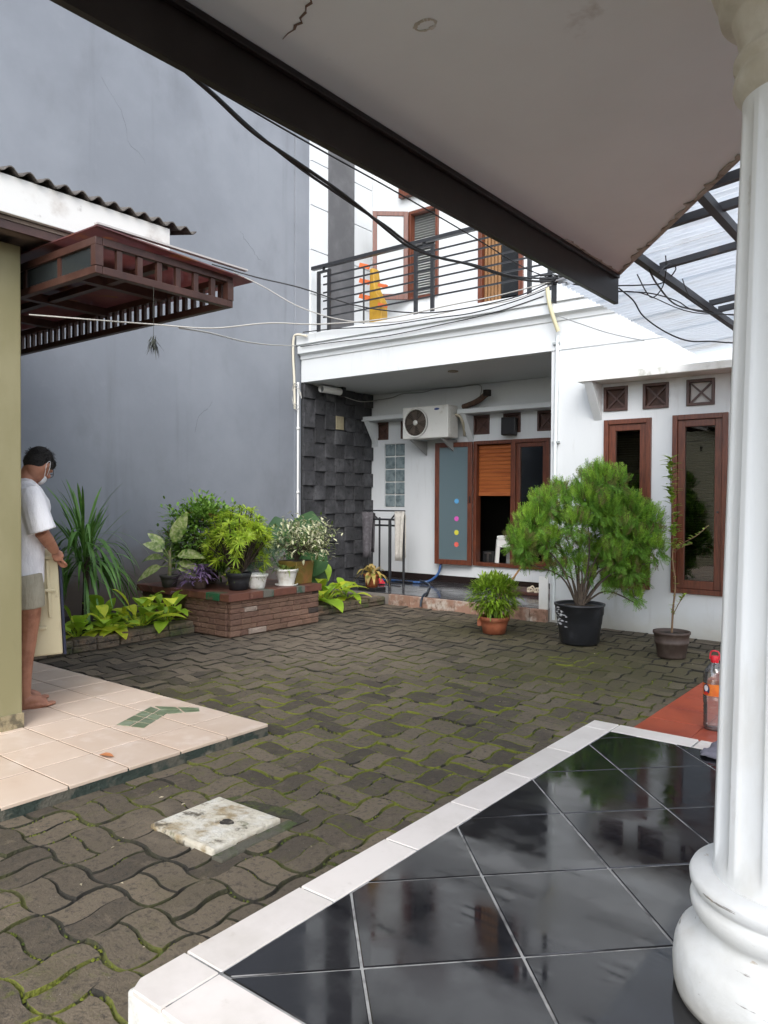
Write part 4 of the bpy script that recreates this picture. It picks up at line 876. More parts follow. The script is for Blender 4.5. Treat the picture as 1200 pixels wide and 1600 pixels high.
for k in range(9):
    p0 = [rng.gauss(0,.035) for _ in range(3)]
    B().tube(bezier([(p0[0]-.06,p0[1]-.05,p0[2]*.5),(p0[0],p0[1],p0[2]*.6),(p0[1],p0[0],p0[2]*.4+.01),(p0[2]+.05,p0[1]+.05,0)],4), .006, 5).build('splice', cab_black, tg)
tg2 = B().box(-.004,.004,-.05,.02,-.16,.02).build('support_strip', steel_dark, tg)
# ------------------------------------------------------------------ foliage helpers
def leafmat(name, c1, c2, trans=.28, rough=.45, island=.3, layers=None):
    return M(name, c1, rough, layers or [(c2, 7, .40, .65)], trans=trans, island=island, spec=.4)
def pot_shell(parent, r0, r1, h, mat, rim=.012, rimh=.04, n=28, bead=False, base=0):
    pr = [(r0*.5,0),(r0,0),(r0+(r1-r0)*.5,h*.5),(r1-rim*.4,h-rimh),(r1+rim*.6,h-rimh+.004),(r1+rim,h-.006),(r1+rim*.7,h),(r1-.006,h),(r1-.012,h-.03),(r1*.9,h-.045)]
    if bead: pr = [(r0*.5,0),(r0,0)]+[(r0+(r1-r0)*t+(.003 if k % 2 else 0), h*t) for k, t in enumerate([.1,.14,.25,.29,.4,.44,.55,.59,.7,.74])]+pr[3:]
    B().lathe(pr, (0,0,base), n).build('pot', mat, parent)
    B().lathe([(r1*.93,h-.04),(r1*.5,h-.032),(0,h-.03)], (0,0,base), 16).build('soil', soil, parent)
def spray(b, p, d, L, r, flat, mi=0):
    """a flat fern-like conifer spray: thin leaflets either side of an axis"""
    d = Vector(d).normalized(); s = d.cross(flat)
    if s.length < .05: s = d.cross(Vector((1,0,0)))
    s.normalize(); p = Vector(p); n = 8
    for i in range(n):
        t = (i+.6)/n; q = p+d*(L*t)
        for sg in (-1, 1):
            l = L*.46*(1-.55*t)*r.uniform(.7,1.2); e = q+(d*.75+s*sg*.75+Vector((0,0,r.uniform(-.12,.12))))*l; w = .0028+.0016*r.random()
            nrm = (e-q).cross(flat); nrm = nrm.normalized()*w if nrm.length > 1e-6 else Vector((w,0,0))
            b.add([q, (q+e)/2+nrm, e, (q+e)/2-nrm], [(0,1,2,3)], mi)
    e = p+d*L*1.08; nn = s*.004; b.add([p-nn, p+nn, e], [(0,1,2)], mi)
# ------------------------------------------------------------------ big thuja in black pot
r = random.Random(21)
tj = thing('thuja_shrub', 'large bushy conifer with feathery bright green crown in a big black pot', 'potted shrub', (-3.275, 7.507, .002))
blackpot = M('black_pot', (.016,.017,.020), .38, [((.045,.047,.055), 4, .5, .75)], rvar=.1)
B().lathe([(.12,0),(.185,0),(.20,.02),(.222,.20),(.228,.215),(.236,.30),(.246,.31),(.250,.395),(.262,.40),(.262,.418),(.245,.42),(.235,.39)], (0,0,0), 40).build('pot', blackpot, tj)
B().lathe([(.236,.385),(.1,.395),(0,.40)], (0,0,0), 18).build('soil', soil, tj)
pt = B()
for k in range(46):      # old white paint splashes on the pot's left shoulder
    a = -2.2+r.gauss(0,.28); z = r.uniform(.18,.36) + .03*math.sin(a*5); rr = .2255+(z-.2)*.09+.012; w, h = r.uniform(.006,.035), r.uniform(.003,.010)
    pt.add([(rr*math.cos(a-w/rr),rr*math.sin(a-w/rr),z),(rr*math.cos(a),rr*math.sin(a),z-h),(rr*math.cos(a+w/rr),rr*math.sin(a+w/rr),z),(rr*math.cos(a),rr*math.sin(a),z+h)], [(0,1,2,3)])
pt.build('paint_splash', M('white_splash', (.45,.46,.48), .7), tj)
# crown lobes: (across the picture, z, depth offset, radius)
ac_x, ac_y = right.x, right.y
lobes = []
for (u, z, rad) in [(-.57,.96,.17),(-.60,1.08,.20),(-.50,1.28,.22),(-.36,1.47,.20),(-.22,1.60,.17),(-.10,1.28,.20),(-.34,1.10,.20),(.02,1.52,.22),(.14,1.72,.22),(.32,1.70,.19),(.40,1.48,.22),(.56,1.40,.20),(.70,1.32,.18),(.52,1.10,.26),(.34,1.22,.26),(.20,1.42,.24),(.70,1.02,.2),(.48,.82,.20),(.62,.74,.15),(.30,.95,.22),(.78,1.16,.15),(.42,.62,.13),(.62,.50,.11),(-.66,1.16,.13),(.12,.74,.10),(-.16,.80,.10),(.05,1.04,.14),(-.12,.96,.12),(.20,.88,.14),(.30,.72,.12),(-.28,.84,.12),(.02,.86,.11)]:
    for dd in ((-.16, .22) if rad > .17 else (0,)):
        dd += r.uniform(-.08,.08); lobes.append((Vector((u*ac_x+dd*fwd.x, u*ac_y+dd*fwd.y, z-.03)), rad))
tb = B()
for ki, (c, rad) in enumerate(lobes):
    if ki % 3: continue
    base = Vector((c.x*.12, c.y*.12, .55)); a = Vector((0,0,.39))+Vector((c.x,c.y,0))*.05
    tb.tube(bezier([a, base.lerp(c,.35)+Vector((r.uniform(-.05,.05),r.uniform(-.05,.05),.02)), c-Vector((0,0,rad*.6))], 4), [.013-.001*q for q in range(9)], 6)
tb.tube([(0,0,.36),(.01,0,.48),(-.01,.01,.62)], [.036,.030,.02], 8)
tb.build('trunk', bark, tj)
cb1, cb2, cb3 = B(), B(), B()
for c, rad in lobes:
    n = int(120*(rad/.2)**2); rad *= .74
    for k in range(n):
        d = Vector((r.gauss(0,1), r.gauss(0,1), r.gauss(.25,1))).normalized(); t = r.uniform(.3,1)**.6
        p = c+Vector((d.x*rad, d.y*rad, d.z*rad*1.15))*t*.85
        dr = (d*.55+Vector((0,0,1.0))+Vector((r.gauss(0,.25),r.gauss(0,.25),0))).normalized()
        if d.z < -.3: dr = (d+Vector((r.gauss(0,.3),r.gauss(0,.3),-.1))).normalized()
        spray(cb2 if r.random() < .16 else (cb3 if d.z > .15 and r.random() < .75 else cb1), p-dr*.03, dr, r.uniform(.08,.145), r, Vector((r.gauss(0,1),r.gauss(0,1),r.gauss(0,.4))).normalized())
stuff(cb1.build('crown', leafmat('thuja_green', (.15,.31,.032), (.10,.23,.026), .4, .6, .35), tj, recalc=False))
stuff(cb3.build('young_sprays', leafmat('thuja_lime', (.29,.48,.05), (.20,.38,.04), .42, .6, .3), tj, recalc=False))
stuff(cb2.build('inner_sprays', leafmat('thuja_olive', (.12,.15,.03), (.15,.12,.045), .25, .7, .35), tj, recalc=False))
# ------------------------------------------------------------------ thin sapling
r = random.Random(5)
sp = thing('sapling', 'thin upright sapling with small leaves in a brown plastic pot', 'potted sapling', (-2.295, 7.394, .002))
B().lathe([(.1,0),(.125,0),(.13,.02),(.148,.13),(.156,.135),(.158,.16),(.152,.165),(.163,.225),(.172,.23),(.172,.25),(.160,.252),(.15,.225)], (0,0,0), 30).build('pot', M('brown_pot', (.055,.036,.028), .6, [((.11,.085,.07), 5, .5, .75)], bump=.05), sp)
B().lathe([(.152,.222),(.08,.23),(0,.235)], (0,0,0), 16).build('soil', soil, sp)
def P2(u, z, dd=0): return Vector((u*ac_x+dd*fwd.x, u*ac_y+dd*fwd.y, z))
st = bezier([P2(.0,.20),P2(.01,.45),P2(.03,.70),P2(.0,.95),P2(.01,1.25),P2(-.02,1.60),P2(-.03,1.90)], 5)
stb = B().tube(st, [.011-.00027*i for i in range(len(st))], 6)
br = bezier([P2(.0,1.02),P2(.10,1.10,-.03),P2(.20,1.16,-.05),P2(.33,1.26,-.02)], 4); stb.tube(br, .004, 5)
br2 = bezier([P2(.02,1.0),P2(.10,1.05,.05),P2(.22,1.08,.08)], 4); stb.tube(br2, .003, 5)
br3 = bezier([P2(.02,.42),P2(.06,.52,-.02),P2(.10,.60,-.04)], 4); stb.tube(br3, .004, 5)
stb.build('trunk', M('sapling_bark', (.16,.10,.055), .8), sp)
lfb = B()
def along(pts, n, L, W, zlo=-9):
    for k in range(n):
        i0 = r.randrange(len(pts)-1); p = pts[i0].lerp(pts[i0+1], r.random())
        if p.z < zlo: continue
        a = r.uniform(0, 2*PI); lfb.leaf(p, (math.cos(a),math.sin(a),r.uniform(.2,1.1)), (0,0,1), L*r.uniform(.6,1.2), W*r.uniform(.7,1.2), .3, 3, .25)
along(st, 300, .11, .048, 1.05); along(br, 26, .055, .032); along(br2, 26, .05, .03); along(br3, 18, .055, .03); along(st[4:14], 22, .05, .026)
stuff(lfb.build('foliage', leafmat('sapling_leaf', (.20,.32,.04), (.30,.38,.06)), sp, recalc=False))
# ------------------------------------------------------------------ small bush in terracotta pot
r = random.Random(8)
sb = thing('small_bush', 'small rounded leafy bush in a terracotta bowl pot near the porch', 'potted bush', (-4.272, 7.473, .002))
pot_shell(sb, .125, .165, .19, terracotta, .012, .045)
B().obox((-.165*ac_x,-.165*ac_y,.12), (.05,.05,.09), Matrix.Rotation(.6,3,'Z')).build('pot_handle', terracotta, sb, bevel=.012)
bb = B()
for k in range(26):
    a = r.uniform(0,2*PI); e = (math.cos(a)*r.uniform(.05,.2), math.sin(a)*r.uniform(.05,.2), r.uniform(.3,.5)); bb.tube(bezier([(e[0]*.2,e[1]*.2,.15),(e[0]*.5,e[1]*.5,.26),e],3), .004, 4)
bb.build('stems', bark, sb)
lb_ = B()
for k in range(1700):
    d = Vector((r.gauss(0,1),r.gauss(0,1),r.gauss(.2,1))).normalized(); t = r.uniform(.5,1)
    p = Vector((d.x*.27*t, d.y*.27*t, .43+d.z*.23*t)); 
    if p.z < .19: continue
    lb_.leaf(p, d+Vector((r.gauss(0,.5),r.gauss(0,.5),.35+r.gauss(0,.4))), (0,0,1), r.uniform(.07,.12), r.uniform(.016,.026), .35, 3, .25)
stuff(lb_.build('foliage', leafmat('small_bush_leaf', (.19,.32,.025), (.28,.41,.04), .4), sb, recalc=False))
bs = B().tube([(-4.73,8.0,.008),(-4.175,8.05,.80)], .012, 6); tag(bs.build('broom_stick', M('orange_stick', (.52,.27,.12), .6), None), 'slim orange-brown stick leaning behind the terracotta pot bush', 'stick')
# ------------------------------------------------------------------ plants on the bench
ZT = .477
def plant(name, label, cat, loc, group='pots on the brick bench'): return thing(name, label, cat, loc, 0, group)
# dieffenbachia: big variegated leaves
r = random.Random(11)
df = plant('dieffenbachia', 'tall plant with few big cream-mottled leaves in a small dark pot', 'potted plant', (-7.33, 5.36, ZT))
pot_shell(df, .075, .105, .14, M('grey_brown_pot', (.05,.045,.042), .7), .008, .03)
B().tube(bezier([(0,0,.1),(.01,0,.25),(-.01,.01,.42)],4), [.022]*5+[.018]*4, 8).build('stem', M('green_stem', (.12,.16,.05), .6, [((.20,.17,.09), 20, .4, .6)]), df)
dmat = leafmat('mottled_leaf', (.28,.38,.10), (.50,.54,.26), .25, .4, .15, [((.52,.55,.28), 26, .45, .60), ((.09,.17,.03), 5, .48, .60)])
for (u, z, L, W, up_, dp) in [(.03,.42,.42,.155,.95,.1),(-.05,.36,.33,.10,.75,.4),(-.06,.30,.34,.095,.25,.8),(.08,.33,.36,.13,.25,.55),(.06,.28,.30,.10,-.02,.6),(-.05,.26,.30,.12,-.25,.5),(-.02,.34,.30,.11,.6,.5),(.02,.20,.26,.09,.1,.9)]:
    a = (u/abs(u)); d = Vector((a*ac_x*(1-abs(up_)*.6), a*ac_y*(1-abs(up_)*.6), up_)) + Vector((fwd.x,fwd.y,0))*r.uniform(-.4,.3)
    pet = Vector((0,0,z))+d.normalized()*.10
    b = B(); b.tube([(0,0,z-.02), tuple(pet)], .005, 5); b.leaf(pet, d, -fwd+Vector((0,0,.9 if abs(up_) < .8 else .0)), L, W*1.1, dp*.8, 6, .18); b.build('leaf', dmat, df, recalc=False)
# purple tradescantia
pu = plant('purple_plant', 'low purple trailing plant spilling from a small brown pot', 'potted plant', (-6.93, 5.47, ZT))
pot_shell(pu, .07, .095, .13, M('brown_clay_pot', (.085,.055,.042), .8), .006, .03)
b = B(); r = random.Random(12)
for k in range(230):
    a = r.uniform(0,2*PI); rr = r.uniform(0,.20)*(1.35 if math.cos(a)*ac_x+math.sin(a)*ac_y < 0 else .8); p = (rr*math.cos(a), rr*math.sin(a), .15+r.uniform(-.02,.13)-max(0,rr-.11)*1.1)
    b.leaf(p, (math.cos(a)+r.gauss(0,.4),math.sin(a)+r.gauss(0,.4),r.uniform(-.3,.8)), (0,0,1), r.uniform(.06,.11), r.uniform(.018,.030), .5, 3, .3)
stuff(b.build('foliage', leafmat('purple_leaf', (.19,.11,.25), (.32,.23,.38), .2), pu, recalc=False))
# big spiky green bush in black pot
def whorl(b, c, axis, n, L, W, r, droop=.3):
    axis = Vector(axis).normalized(); a0 = axis.cross(Vector((.3,.2,1))).normalized(); b0 = axis.cross(a0)
    for k in range(n):
        a = 2*PI*k/n+r.uniform(-.3,.3); el = r.uniform(.05,.9)
        b.leaf(c, a0*math.cos(a)*math.cos(el)+b0*math.sin(a)*math.cos(el)+axis*math.sin(el), axis, L*r.uniform(.7,1.15), W, droop, 3, .2)
r = random.Random(13)
sg = plant('spiky_bush', 'bright green bush of narrow spiky leaf rosettes in a black bench pot', 'potted bush', (-6.55, 5.72, ZT))
pot_shell(sg, .105, .135, .19, M('black_bench_pot', (.022,.024,.028), .55), .01, .05)
bk = B(); b = B()
for k in range(135):
    d = Vector((r.gauss(0,1),r.gauss(0,1),r.gauss(.3,.9))).normalized(); tt = r.uniform(.6,1)
    c = Vector((d.x*.37*tt, d.y*.37*tt, .54+d.z*.40*tt))
    bk.tube(bezier([(0,0,.14),(c.x*.4,c.y*.4,.3),tuple(c)],3), .005, 4)
    whorl(b, c, d+Vector((0,0,.8)), 22, .115, .012, r, .35)
    if r.random() < .6: whorl(b, c-d*.09, d+Vector((0,0,.4)), 14, .115, .012, r, .35)
bk.build('stems', bark, sg); stuff(b.build('foliage', leafmat('spiky_leaf', (.46,.58,.05), (.28,.44,.035), .4), sg, recalc=False))
# darker shrub behind it
dk = thing('dark_shrub', 'dark green dense shrub with reddish young tips behind the spiky bush', 'shrub', (-7.35, 5.95, .10))
r = random.Random(14); bk = B(); b = B(); b2 = B()
for k in range(64):
    d = Vector((r.gauss(0,1),r.gauss(0,1),r.gauss(0,1))).normalized(); t = r.uniform(.5,1); c = Vector((d.x*.50*t, d.y*.50*t, .92+d.z*.44*t))
    bk.tube(bezier([(0,0,0),(c.x*.3,c.y*.3,.5),tuple(c)],4), .007, 4)
    for q in range(85):
        p = c+Vector((r.gauss(0,.075),r.gauss(0,.075),r.gauss(0,.07))); dd = (p-c)*5+d*.5+Vector((r.gauss(0,.6),r.gauss(0,.6),.2))
        (b2 if (k % 7 == 0 and q < 14) else b).leaf(p, dd, (0,0,1), r.uniform(.06,.10), r.uniform(.026,.038), .3, 3, .25)
bk.build('trunk', bark, dk); stuff(b.build('crown', leafmat('dark_leaf', (.12,.24,.035), (.20,.34,.05), .25), dk, recalc=False)); stuff(b2.build('young_tips', leafmat('red_tip', (.20,.13,.03), (.26,.10,.03), .25), dk, recalc=False))
# two white pots
wp = plant('white_pot_plant', 'small ribbed white pot with a low bare plant, left of the two', 'potted plant', (-6.47, 5.92, ZT))
pot_shell(wp, .085, .122, .165, white_pot, .008, .03, bead=True)
b = B(); r = random.Random(15)
for k in range(26): a = r.uniform(0,2*PI); b.leaf((.04*math.cos(a),.04*math.sin(a),.13), (math.cos(a),math.sin(a),r.uniform(.1,.8)), (0,0,1), r.uniform(.08,.15), .012, .7, 3)
stuff(b.build('foliage', leafmat('dry_blade', (.20,.17,.06), (.13,.16,.04), .2), wp, recalc=False))
wp = plant('strap_leaf_plant', 'strap-leaved green plant in the taller white pot on a saucer', 'potted plant', (-6.42, 6.34, ZT))
B().lathe([(.10,0),(.125,0),(.14,.018),(.135,.02),(.12,.008)], (0,0,0), 24).build('saucer', white_pot, wp)
pot_shell(wp, .085, .135, .19, white_pot, .009, .03, bead=True, base=.006)
b = B()
for k in range(40):
    a = r.uniform(0,2*PI); b.leaf((.03*math.cos(a),.03*math.sin(a),.16), (math.cos(a)*.7,math.sin(a)*.7,r.uniform(.3,1.3)), (0,0,1), r.uniform(.18,.34), .02, r.uniform(.5,1.0), 4)
stuff(b.build('foliage', leafmat('strap_leaf', (.10,.17,.035), (.18,.22,.05), .25), wp, recalc=False))
wp = plant('silver_fern', 'soft blue-green ferny plant between the white pots and the box planter', 'potted plant', (-6.80, 6.20, ZT))
pot_shell(wp, .08, .11, .15, M('dusty_white_pot', (.45,.44,.42), .6), .008, .03)
b = B()
for k in range(170):
    a = r.uniform(0,2*PI); el = r.uniform(.2,1.4); d = Vector((math.cos(a)*math.cos(el),math.sin(a)*math.cos(el),math.sin(el)))
    spray(b, Vector((0,0,.14))+d*r.uniform(.03,.38), d+Vector((r.gauss(0,.3),r.gauss(0,.3),0)), r.uniform(.08,.14), r, Vector((r.gauss(0,1),r.gauss(0,1),.5)).normalized())
stuff(b.build('foliage', leafmat('silver_leaf', (.15,.24,.16), (.22,.31,.22), .2), wp, recalc=False))
# mustard box with variegated shrub
mx = plant('variegated_shrub', 'cream-and-green variegated shrub in a square mustard-brown box planter', 'potted shrub', (-6.50, 6.58, ZT))
must = M('mustard_pot', (.17,.12,.022), .6, [((.24,.11,.035), 4, .5, .7), ((.11,.085,.02), 9, .5, .7)], bump=.06)
q = B(); q.add([(-.135,-.135,0),(.135,-.135,0),(.135,.135,0),(-.135,.135,0),(-.155,-.155,.275),(.155,-.155,.275),(.155,.155,.275),(-.155,.155,.275)], [(0,3,2,1),(4,5,6,7),(0,1,5,4),(1,2,6,5),(2,3,7,6),(3,0,4,7)]); q.build('pot', must, mx, bevel=.01)
B().box(-.14,.14,-.14,.14,.270,.279).build('soil', soil, mx)
r = random.Random(16); bk = B(); b = B(); b2 = B()
for k in range(70):
    d = Vector((r.gauss(0,1),r.gauss(0,1),r.gauss(.2,.8))).normalized(); t = r.uniform(.45,1)
    c = Vector((d.x*.44*t, d.y*.44*t, .52+d.z*.30*t)); c += Vector((ac_x,ac_y,0))*.06
    bk.tube(bezier([(0,0,.25),(c.x*.3,c.y*.3,.4),tuple(c)],3), .0035, 4)
    for s_ in range(16):
        p = c+Vector((r.gauss(0,.06),r.gauss(0,.06),r.gauss(0,.05)))
        (b if r.random() < .68 else b2).leaf(p, Vector((r.gauss(0,1),r.gauss(0,1),r.gauss(.3,.7))), (0,0,1), r.uniform(.055,.09), r.uniform(.020,.032), .25, 3, .2)
bk.build('stems', bark, mx); stuff(b.build('pale_foliage', leafmat('cream_leaf', (.66,.64,.45), (.42,.46,.20), .25), mx, recalc=False)); stuff(b2.build('green_foliage', leafmat('mid_leaf', (.09,.15,.03), (.14,.20,.05), .25), mx, recalc=False))
# giant-leaf philodendron behind
ph = thing('giant_leaf_plant', 'dark plant with huge upright arrow leaves against the stone cladding', 'plant', (-7.25, 7.25, .10))
pmt = leafmat('giant_leaf', (.035,.085,.03), (.055,.12,.04), .15, .35, .12)
for (u, z, L, W, lean, yaw) in [(.20,.62,.72,.50,.35,.2),(-.12,.70,.55,.42,-.5,.5),(-.40,.62,.52,.40,-.7,.2),(.05,.40,.55,.45,.7,-.4),(.32,.35,.50,.42,.9,-.3),(.34,.15,.42,.36,1.1,.0)]:
    p = P2(u*.6, z); b = B(); b.tube(bezier([(0,0,0),tuple(P2(u*.3,z*.6)),tuple(p)],4), .012, 6)
    b.leaf(p, P2(lean*.6,1.0,.1), -fwd*.8+right*yaw, L, W, .15, 6, .15, 1.0, 0, .02); b.build('leaf', pmt, ph, recalc=False)
# ------------------------------------------------------------------ bed plants: broad lime leaves
lime = leafmat('lime_leaf', (.72,.76,.07), (.2,.32,.02), .45, .4, .2, [((.48,.62,.05), 11, .45, .6)]); midg = leafmat('bed_leaf', (.26,.43,.035), (.38,.54,.045), .3, .4, .25)
def rosette(label, loc, n, L, W, seed, group, spread=1., lime_frac=.55):
    r = random.Random(seed); t = thing('lime_leaf_plant', label, 'plant', loc, r.uniform(0,6), group)
    for k in range(n):
        a = 2.4*k+r.uniform(-.3,.3); el = r.uniform(.15,1.25); d = Vector((math.cos(a)*math.cos(el),math.sin(a)*math.cos(el),math.sin(el))); st_ = d*r.uniform(.05,.18)*spread+Vector((0,0,.03))
        b = B(); b.tube([(0,0,0), tuple(st_)], .005, 5); b.leaf(st_, d, (0,0,1), L*1.35*r.uniform(.65,1.15), W*1.3*r.uniform(.8,1.2), r.uniform(.4,.95), 6, .22, 1.0); b.build('leaf', lime if r.random() < lime_frac else midg, t, recalc=False)
gp_ = 'lime-green leafy plants in the bed'
rosette('broad-leaved lime plant at the left end of the kerb, beside the cream panel', (-6.98,4.02,.10), 14, .24, .10, 31, gp_)
rosette('low green broad-leaved plant in the bed, second from the cream panel', (-6.98,4.36,.10), 15, .24, .11, 32, gp_, lime_frac=.25)
rosette('lime plant with tall upright centre leaf, in the bed beside the brick bench', (-6.98,4.74,.11), 18, .30, .13, 33, gp_, 1.5, .6)
rosette('dark green broad-leaved plant touching the left side of the brick bench', (-6.96,5.05,.11), 18, .28, .13, 34, gp_, 1.3, .15)
rosette('green leafy plant half hidden at the back of the left bed', (-7.3,4.5,.10), 14, .30, .12, 35, gp_, 1.2, .3)
rosette('glossy lime-striped plant in the bed right of the brick bench', (-6.92,7.55,.10), 18, .36, .12, 36, gp_, 1.2, .6)
rosette('low green plant under the lime-striped one, right of the brick bench', (-6.88,7.20,.10), 16, .26, .11, 37, gp_, 1.0, .2)
rosette('low leafy plant at the kerb end near the orange croton pot', (-6.90,7.95,.10), 14, .24, .10, 38, gp_, 1.0, .4)
gc = B(); r = random.Random(40)
for k in range(500):
    y_ = r.uniform(3.6,5.25) if r.random() < .7 else r.uniform(6.8,8.3); x_ = r.uniform(-7.9,-6.98); a = r.uniform(0,2*PI)
    gc.leaf((x_,y_,.10), (math.cos(a),math.sin(a),r.uniform(.3,1.4)), (0,0,1), r.uniform(.06,.16), r.uniform(.02,.045), .6, 3, .2)
o = tag(gc.build('ground_cover', midg, recalc=False), 'low green ground cover between the larger bed plants', 'ground cover'); stuff(o)
# pandan-like plant behind the man
pd = thing('pandan_plant', 'dark green plant with long arching strap leaves behind the man', 'plant', (-7.75, 4.55, .10))
r = random.Random(51); pmt = leafmat('pandan_leaf', (.10,.23,.045), (.17,.33,.07), .2, .35, .3)
B().tube(bezier([(0,0,0),(.03,0,.35),(0,.03,.75)],4), .035, 8).build('trunk', bark, pd)
for k in range(140):
    a = 2.4*k; el = r.uniform(-.15,1.35); z = .62+r.uniform(-.1,.35); d = Vector((math.cos(a)*math.cos(el),math.sin(a)*math.cos(el),math.sin(el)))
    b = B().leaf((0,0,z), d, (0,0,1), r.uniform(.75,1.05), r.uniform(.024,.038), r.uniform(.7,1.5) if el < 1 else .3, 7, .3, .7); b.build('leaf', pmt, pd, recalc=False)
# croton in terracotta pot on stand
cz = thing('croton', 'drooping yellow-brown croton in an orange clay pot at the porch edge', 'potted plant', (-7.05, 8.72, .152))
B().box(-.17,.17,-.12,.12,.0,.05).build('stand', black_plastic, cz, bevel=.008)
pot_shell(cz, .085, .115, .19, M('orange_clay', (.42,.13,.05), .6, [((.33,.09,.035), 12, .4, .7)]), .01, .04, base=.05)
crm = leafmat('croton_leaf', (.44,.31,.10), (.22,.22,.045), .25, .5, .3, [((.20,.21,.04), 14, .45, .6), ((.38,.13,.05), 8, .6, .72)]); r = random.Random(52)
for k in range(26):
    a = 2.4*k; el = r.uniform(.2,1.35); d = Vector((math.cos(a)*math.cos(el),math.sin(a)*math.cos(el),math.sin(el)))
    B().leaf(Vector((0,0,.22))+d*.05, d, (0,0,1), r.uniform(.26,.42), r.uniform(.045,.07), r.uniform(.6,1.4), 6, .25).build('leaf', crm, cz, recalc=False)
# ------------------------------------------------------------------ clothes rack with towels
rk = thing('clothes_rack', 'black metal clothes rack standing on the porch beside the stone cladding', 'clothes rack', (-7.55, 9.62, .152))
def tub(pts, r, name='tube'): return B().tube(pts, r, 8).build(name, black_metal, rk)
tub([(-.42,0,1.16),(.44,0,1.16)], .012, 'top_bar'); tub([(-.30,.0,1.02),(.30,0,1.02)], .016, 'cross_bar'); tub([(-.25,.1,.92),(.20,.1,.92)], .016, 'cross_bar')
tub([(.14,0,0),(.14,0,1.02)], .026, 'post'); tub([(-.15,.10,0),(-.15,.10,1.05)], .016, 'post'); tub([(-.36,.05,0),(-.36,.05,1.15)], .014, 'post'); tub([(.40,.02,0),(.40,.02,1.15)], .020, 'post')
tub([(.14,0,1.0),(.30,0,1.16)], .014, 'arm'); tub([(-.15,.1,1.0),(-.3,0,1.16)], .014, 'arm'); tub([(-.4,-.12,.02),(.45,-.12,.02)], .014, 'foot'); tub([(-.4,.2,.02),(.45,.2,.02)], .014, 'foot')
def towel(label, loc, w, l1, l2, mat, seed):
    r = random.Random(seed); b = B(); nx, nz = 12, 14; vs = []
    for i in range(nx+1):
        u = i/nx; x = (u-.5)*w
        for j in range(nz+1):
            t = j/nz; s_ = t*(l1+l2)-l1
            fold = .020*math.sin(u*11+seed)*min(1, abs(s_)*3)+.01*math.sin(u*23)
            y = (-.028-.02*min(1,abs(s_)*2) if s_ < 0 else .028+.02*min(1,s_*2))+fold
            sq = 1-.22*min(1,abs(s_)*1.6); vs.append((x*sq, y if abs(s_) > .03 else (s_/.03)*.028, .022-abs(s_)))
    fs = [(i*(nz+1)+j, (i+1)*(nz+1)+j, (i+1)*(nz+1)+j+1, i*(nz+1)+j+1) for i in range(nx) for j in range(nz)]
    o = b.add(vs, fs, 0, True).build('towel', mat, None, recalc=False); o.location = loc
    m_ = o.modifiers.new('solid','SOLIDIFY'); m_.thickness = .006
    return tag(o, label, 'towel', 'towels on the clothes rack')
towel('dark grey towel hanging on the left of the black clothes rack', (-7.845,9.62,1.305), .25, .78, .70, M('grey_towel', (.10,.092,.10), .95, [((.15,.14,.15), 20, .4, .7)], bump=.3, bscale=200), 1)
towel('pale beige towel hanging on the right of the black clothes rack', (-7.205,9.62,1.305), .20, .80, .76, M('pale_towel', (.56,.53,.48), .95, [((.47,.44,.39), 20, .4, .7)], bump=.3, bscale=200), 2)
t = thing('floor_mop', 'red mop head lying on the porch floor below the clothes rack', 'mop', (-7.50,9.42,.155))
b = B(); r = random.Random(61)
for k in range(70): a = r.uniform(0,2*PI); b.tube(bezier([(0,0,.05),(.06*math.cos(a),.05*math.sin(a),.06+r.uniform(0,.03)),(.13*math.cos(a),.10*math.sin(a),.01)],3), .008, 4)
b.build('mop_head', M('red_mop', (.42,.02,.035), .9), t); B().tube([(-.02,0,.07),(-.65,.08,.05)], .011, 6).build('handle', black_plastic, t)
hz = M('blue_hose', (.02,.07,.20), .4); hz2 = M('dark_hose', (.015,.025,.04), .45)
tag(B().tube(bezier([(-6.86,10.28,2.36),(-6.84,10.30,1.9),(-6.85,10.295,1.3),(-6.87,10.29,.7),(-6.86,10.25,.42),(-6.84,10.12,.28),(-6.90,9.95,.19),(-7.1,9.85,.172),(-7.4,9.83,.172),(-7.7,9.80,.175),(-7.85,9.7,.175)],6), .020, 8).build('water_hose', hz, None), 'blue water hose hanging behind the open casement and curling along the porch floor', 'hose')
tag(B().tube(bezier([(-7.0,9.88,.205),(-6.7,9.70,.175),(-6.4,9.25,.172),(-6.15,8.85,.172),(-6.03,8.60,.172),(-6.0,8.50,.11),(-5.99,8.47,.03)],6), .016, 8).build('water_hose', hz2, None), 'dark hose end crossing the porch floor and over the step edge', 'hose')
# things seen through the porch window
t = thing('plastic_stool', 'white plastic stool standing indoors behind the porch window', 'stool', (-5.80, 10.72, .07))
wpl = M('white_stool_plastic', (.72,.72,.69), .45)
B().box(-.19,.19,-.19,.19,.80,.86).build('seat', wpl, t, bevel=.02)
for sx in (-1,1):
    for sy in (-1,1): B().bar((sx*.21,sy*.21,0),(sx*.165,sy*.165,.80),.055,.055).build('leg', wpl, t)
for sy in (-1,1): B().box(-.15,.15,sy*.18-.01,sy*.18+.01,.68,.80).build('apron', wpl, t)
for sx in (-1,1): B().box(sx*.18-.01,sx*.18+.01,-.15,.15,.68,.80).build('apron', wpl, t)
t = thing('kitchen_caddy', 'small black caddy with a steel handle indoors behind the porch window', 'caddy', (-6.17, 10.66, -.03))
B().box(-.10,.10,-.08,.08,0,.70).build('box', black_plastic, t, bevel=.01); B().box(-.015,.015,-.09,-.081,.40,.66).build('handle', M('steel', (.5,.5,.5), .3, metal=1.), t); B().box(-.06,.06,-.09,-.081,.66,.685).build('lid_clip', M('steel2', (.5,.5,.5), .3, metal=1.), t)
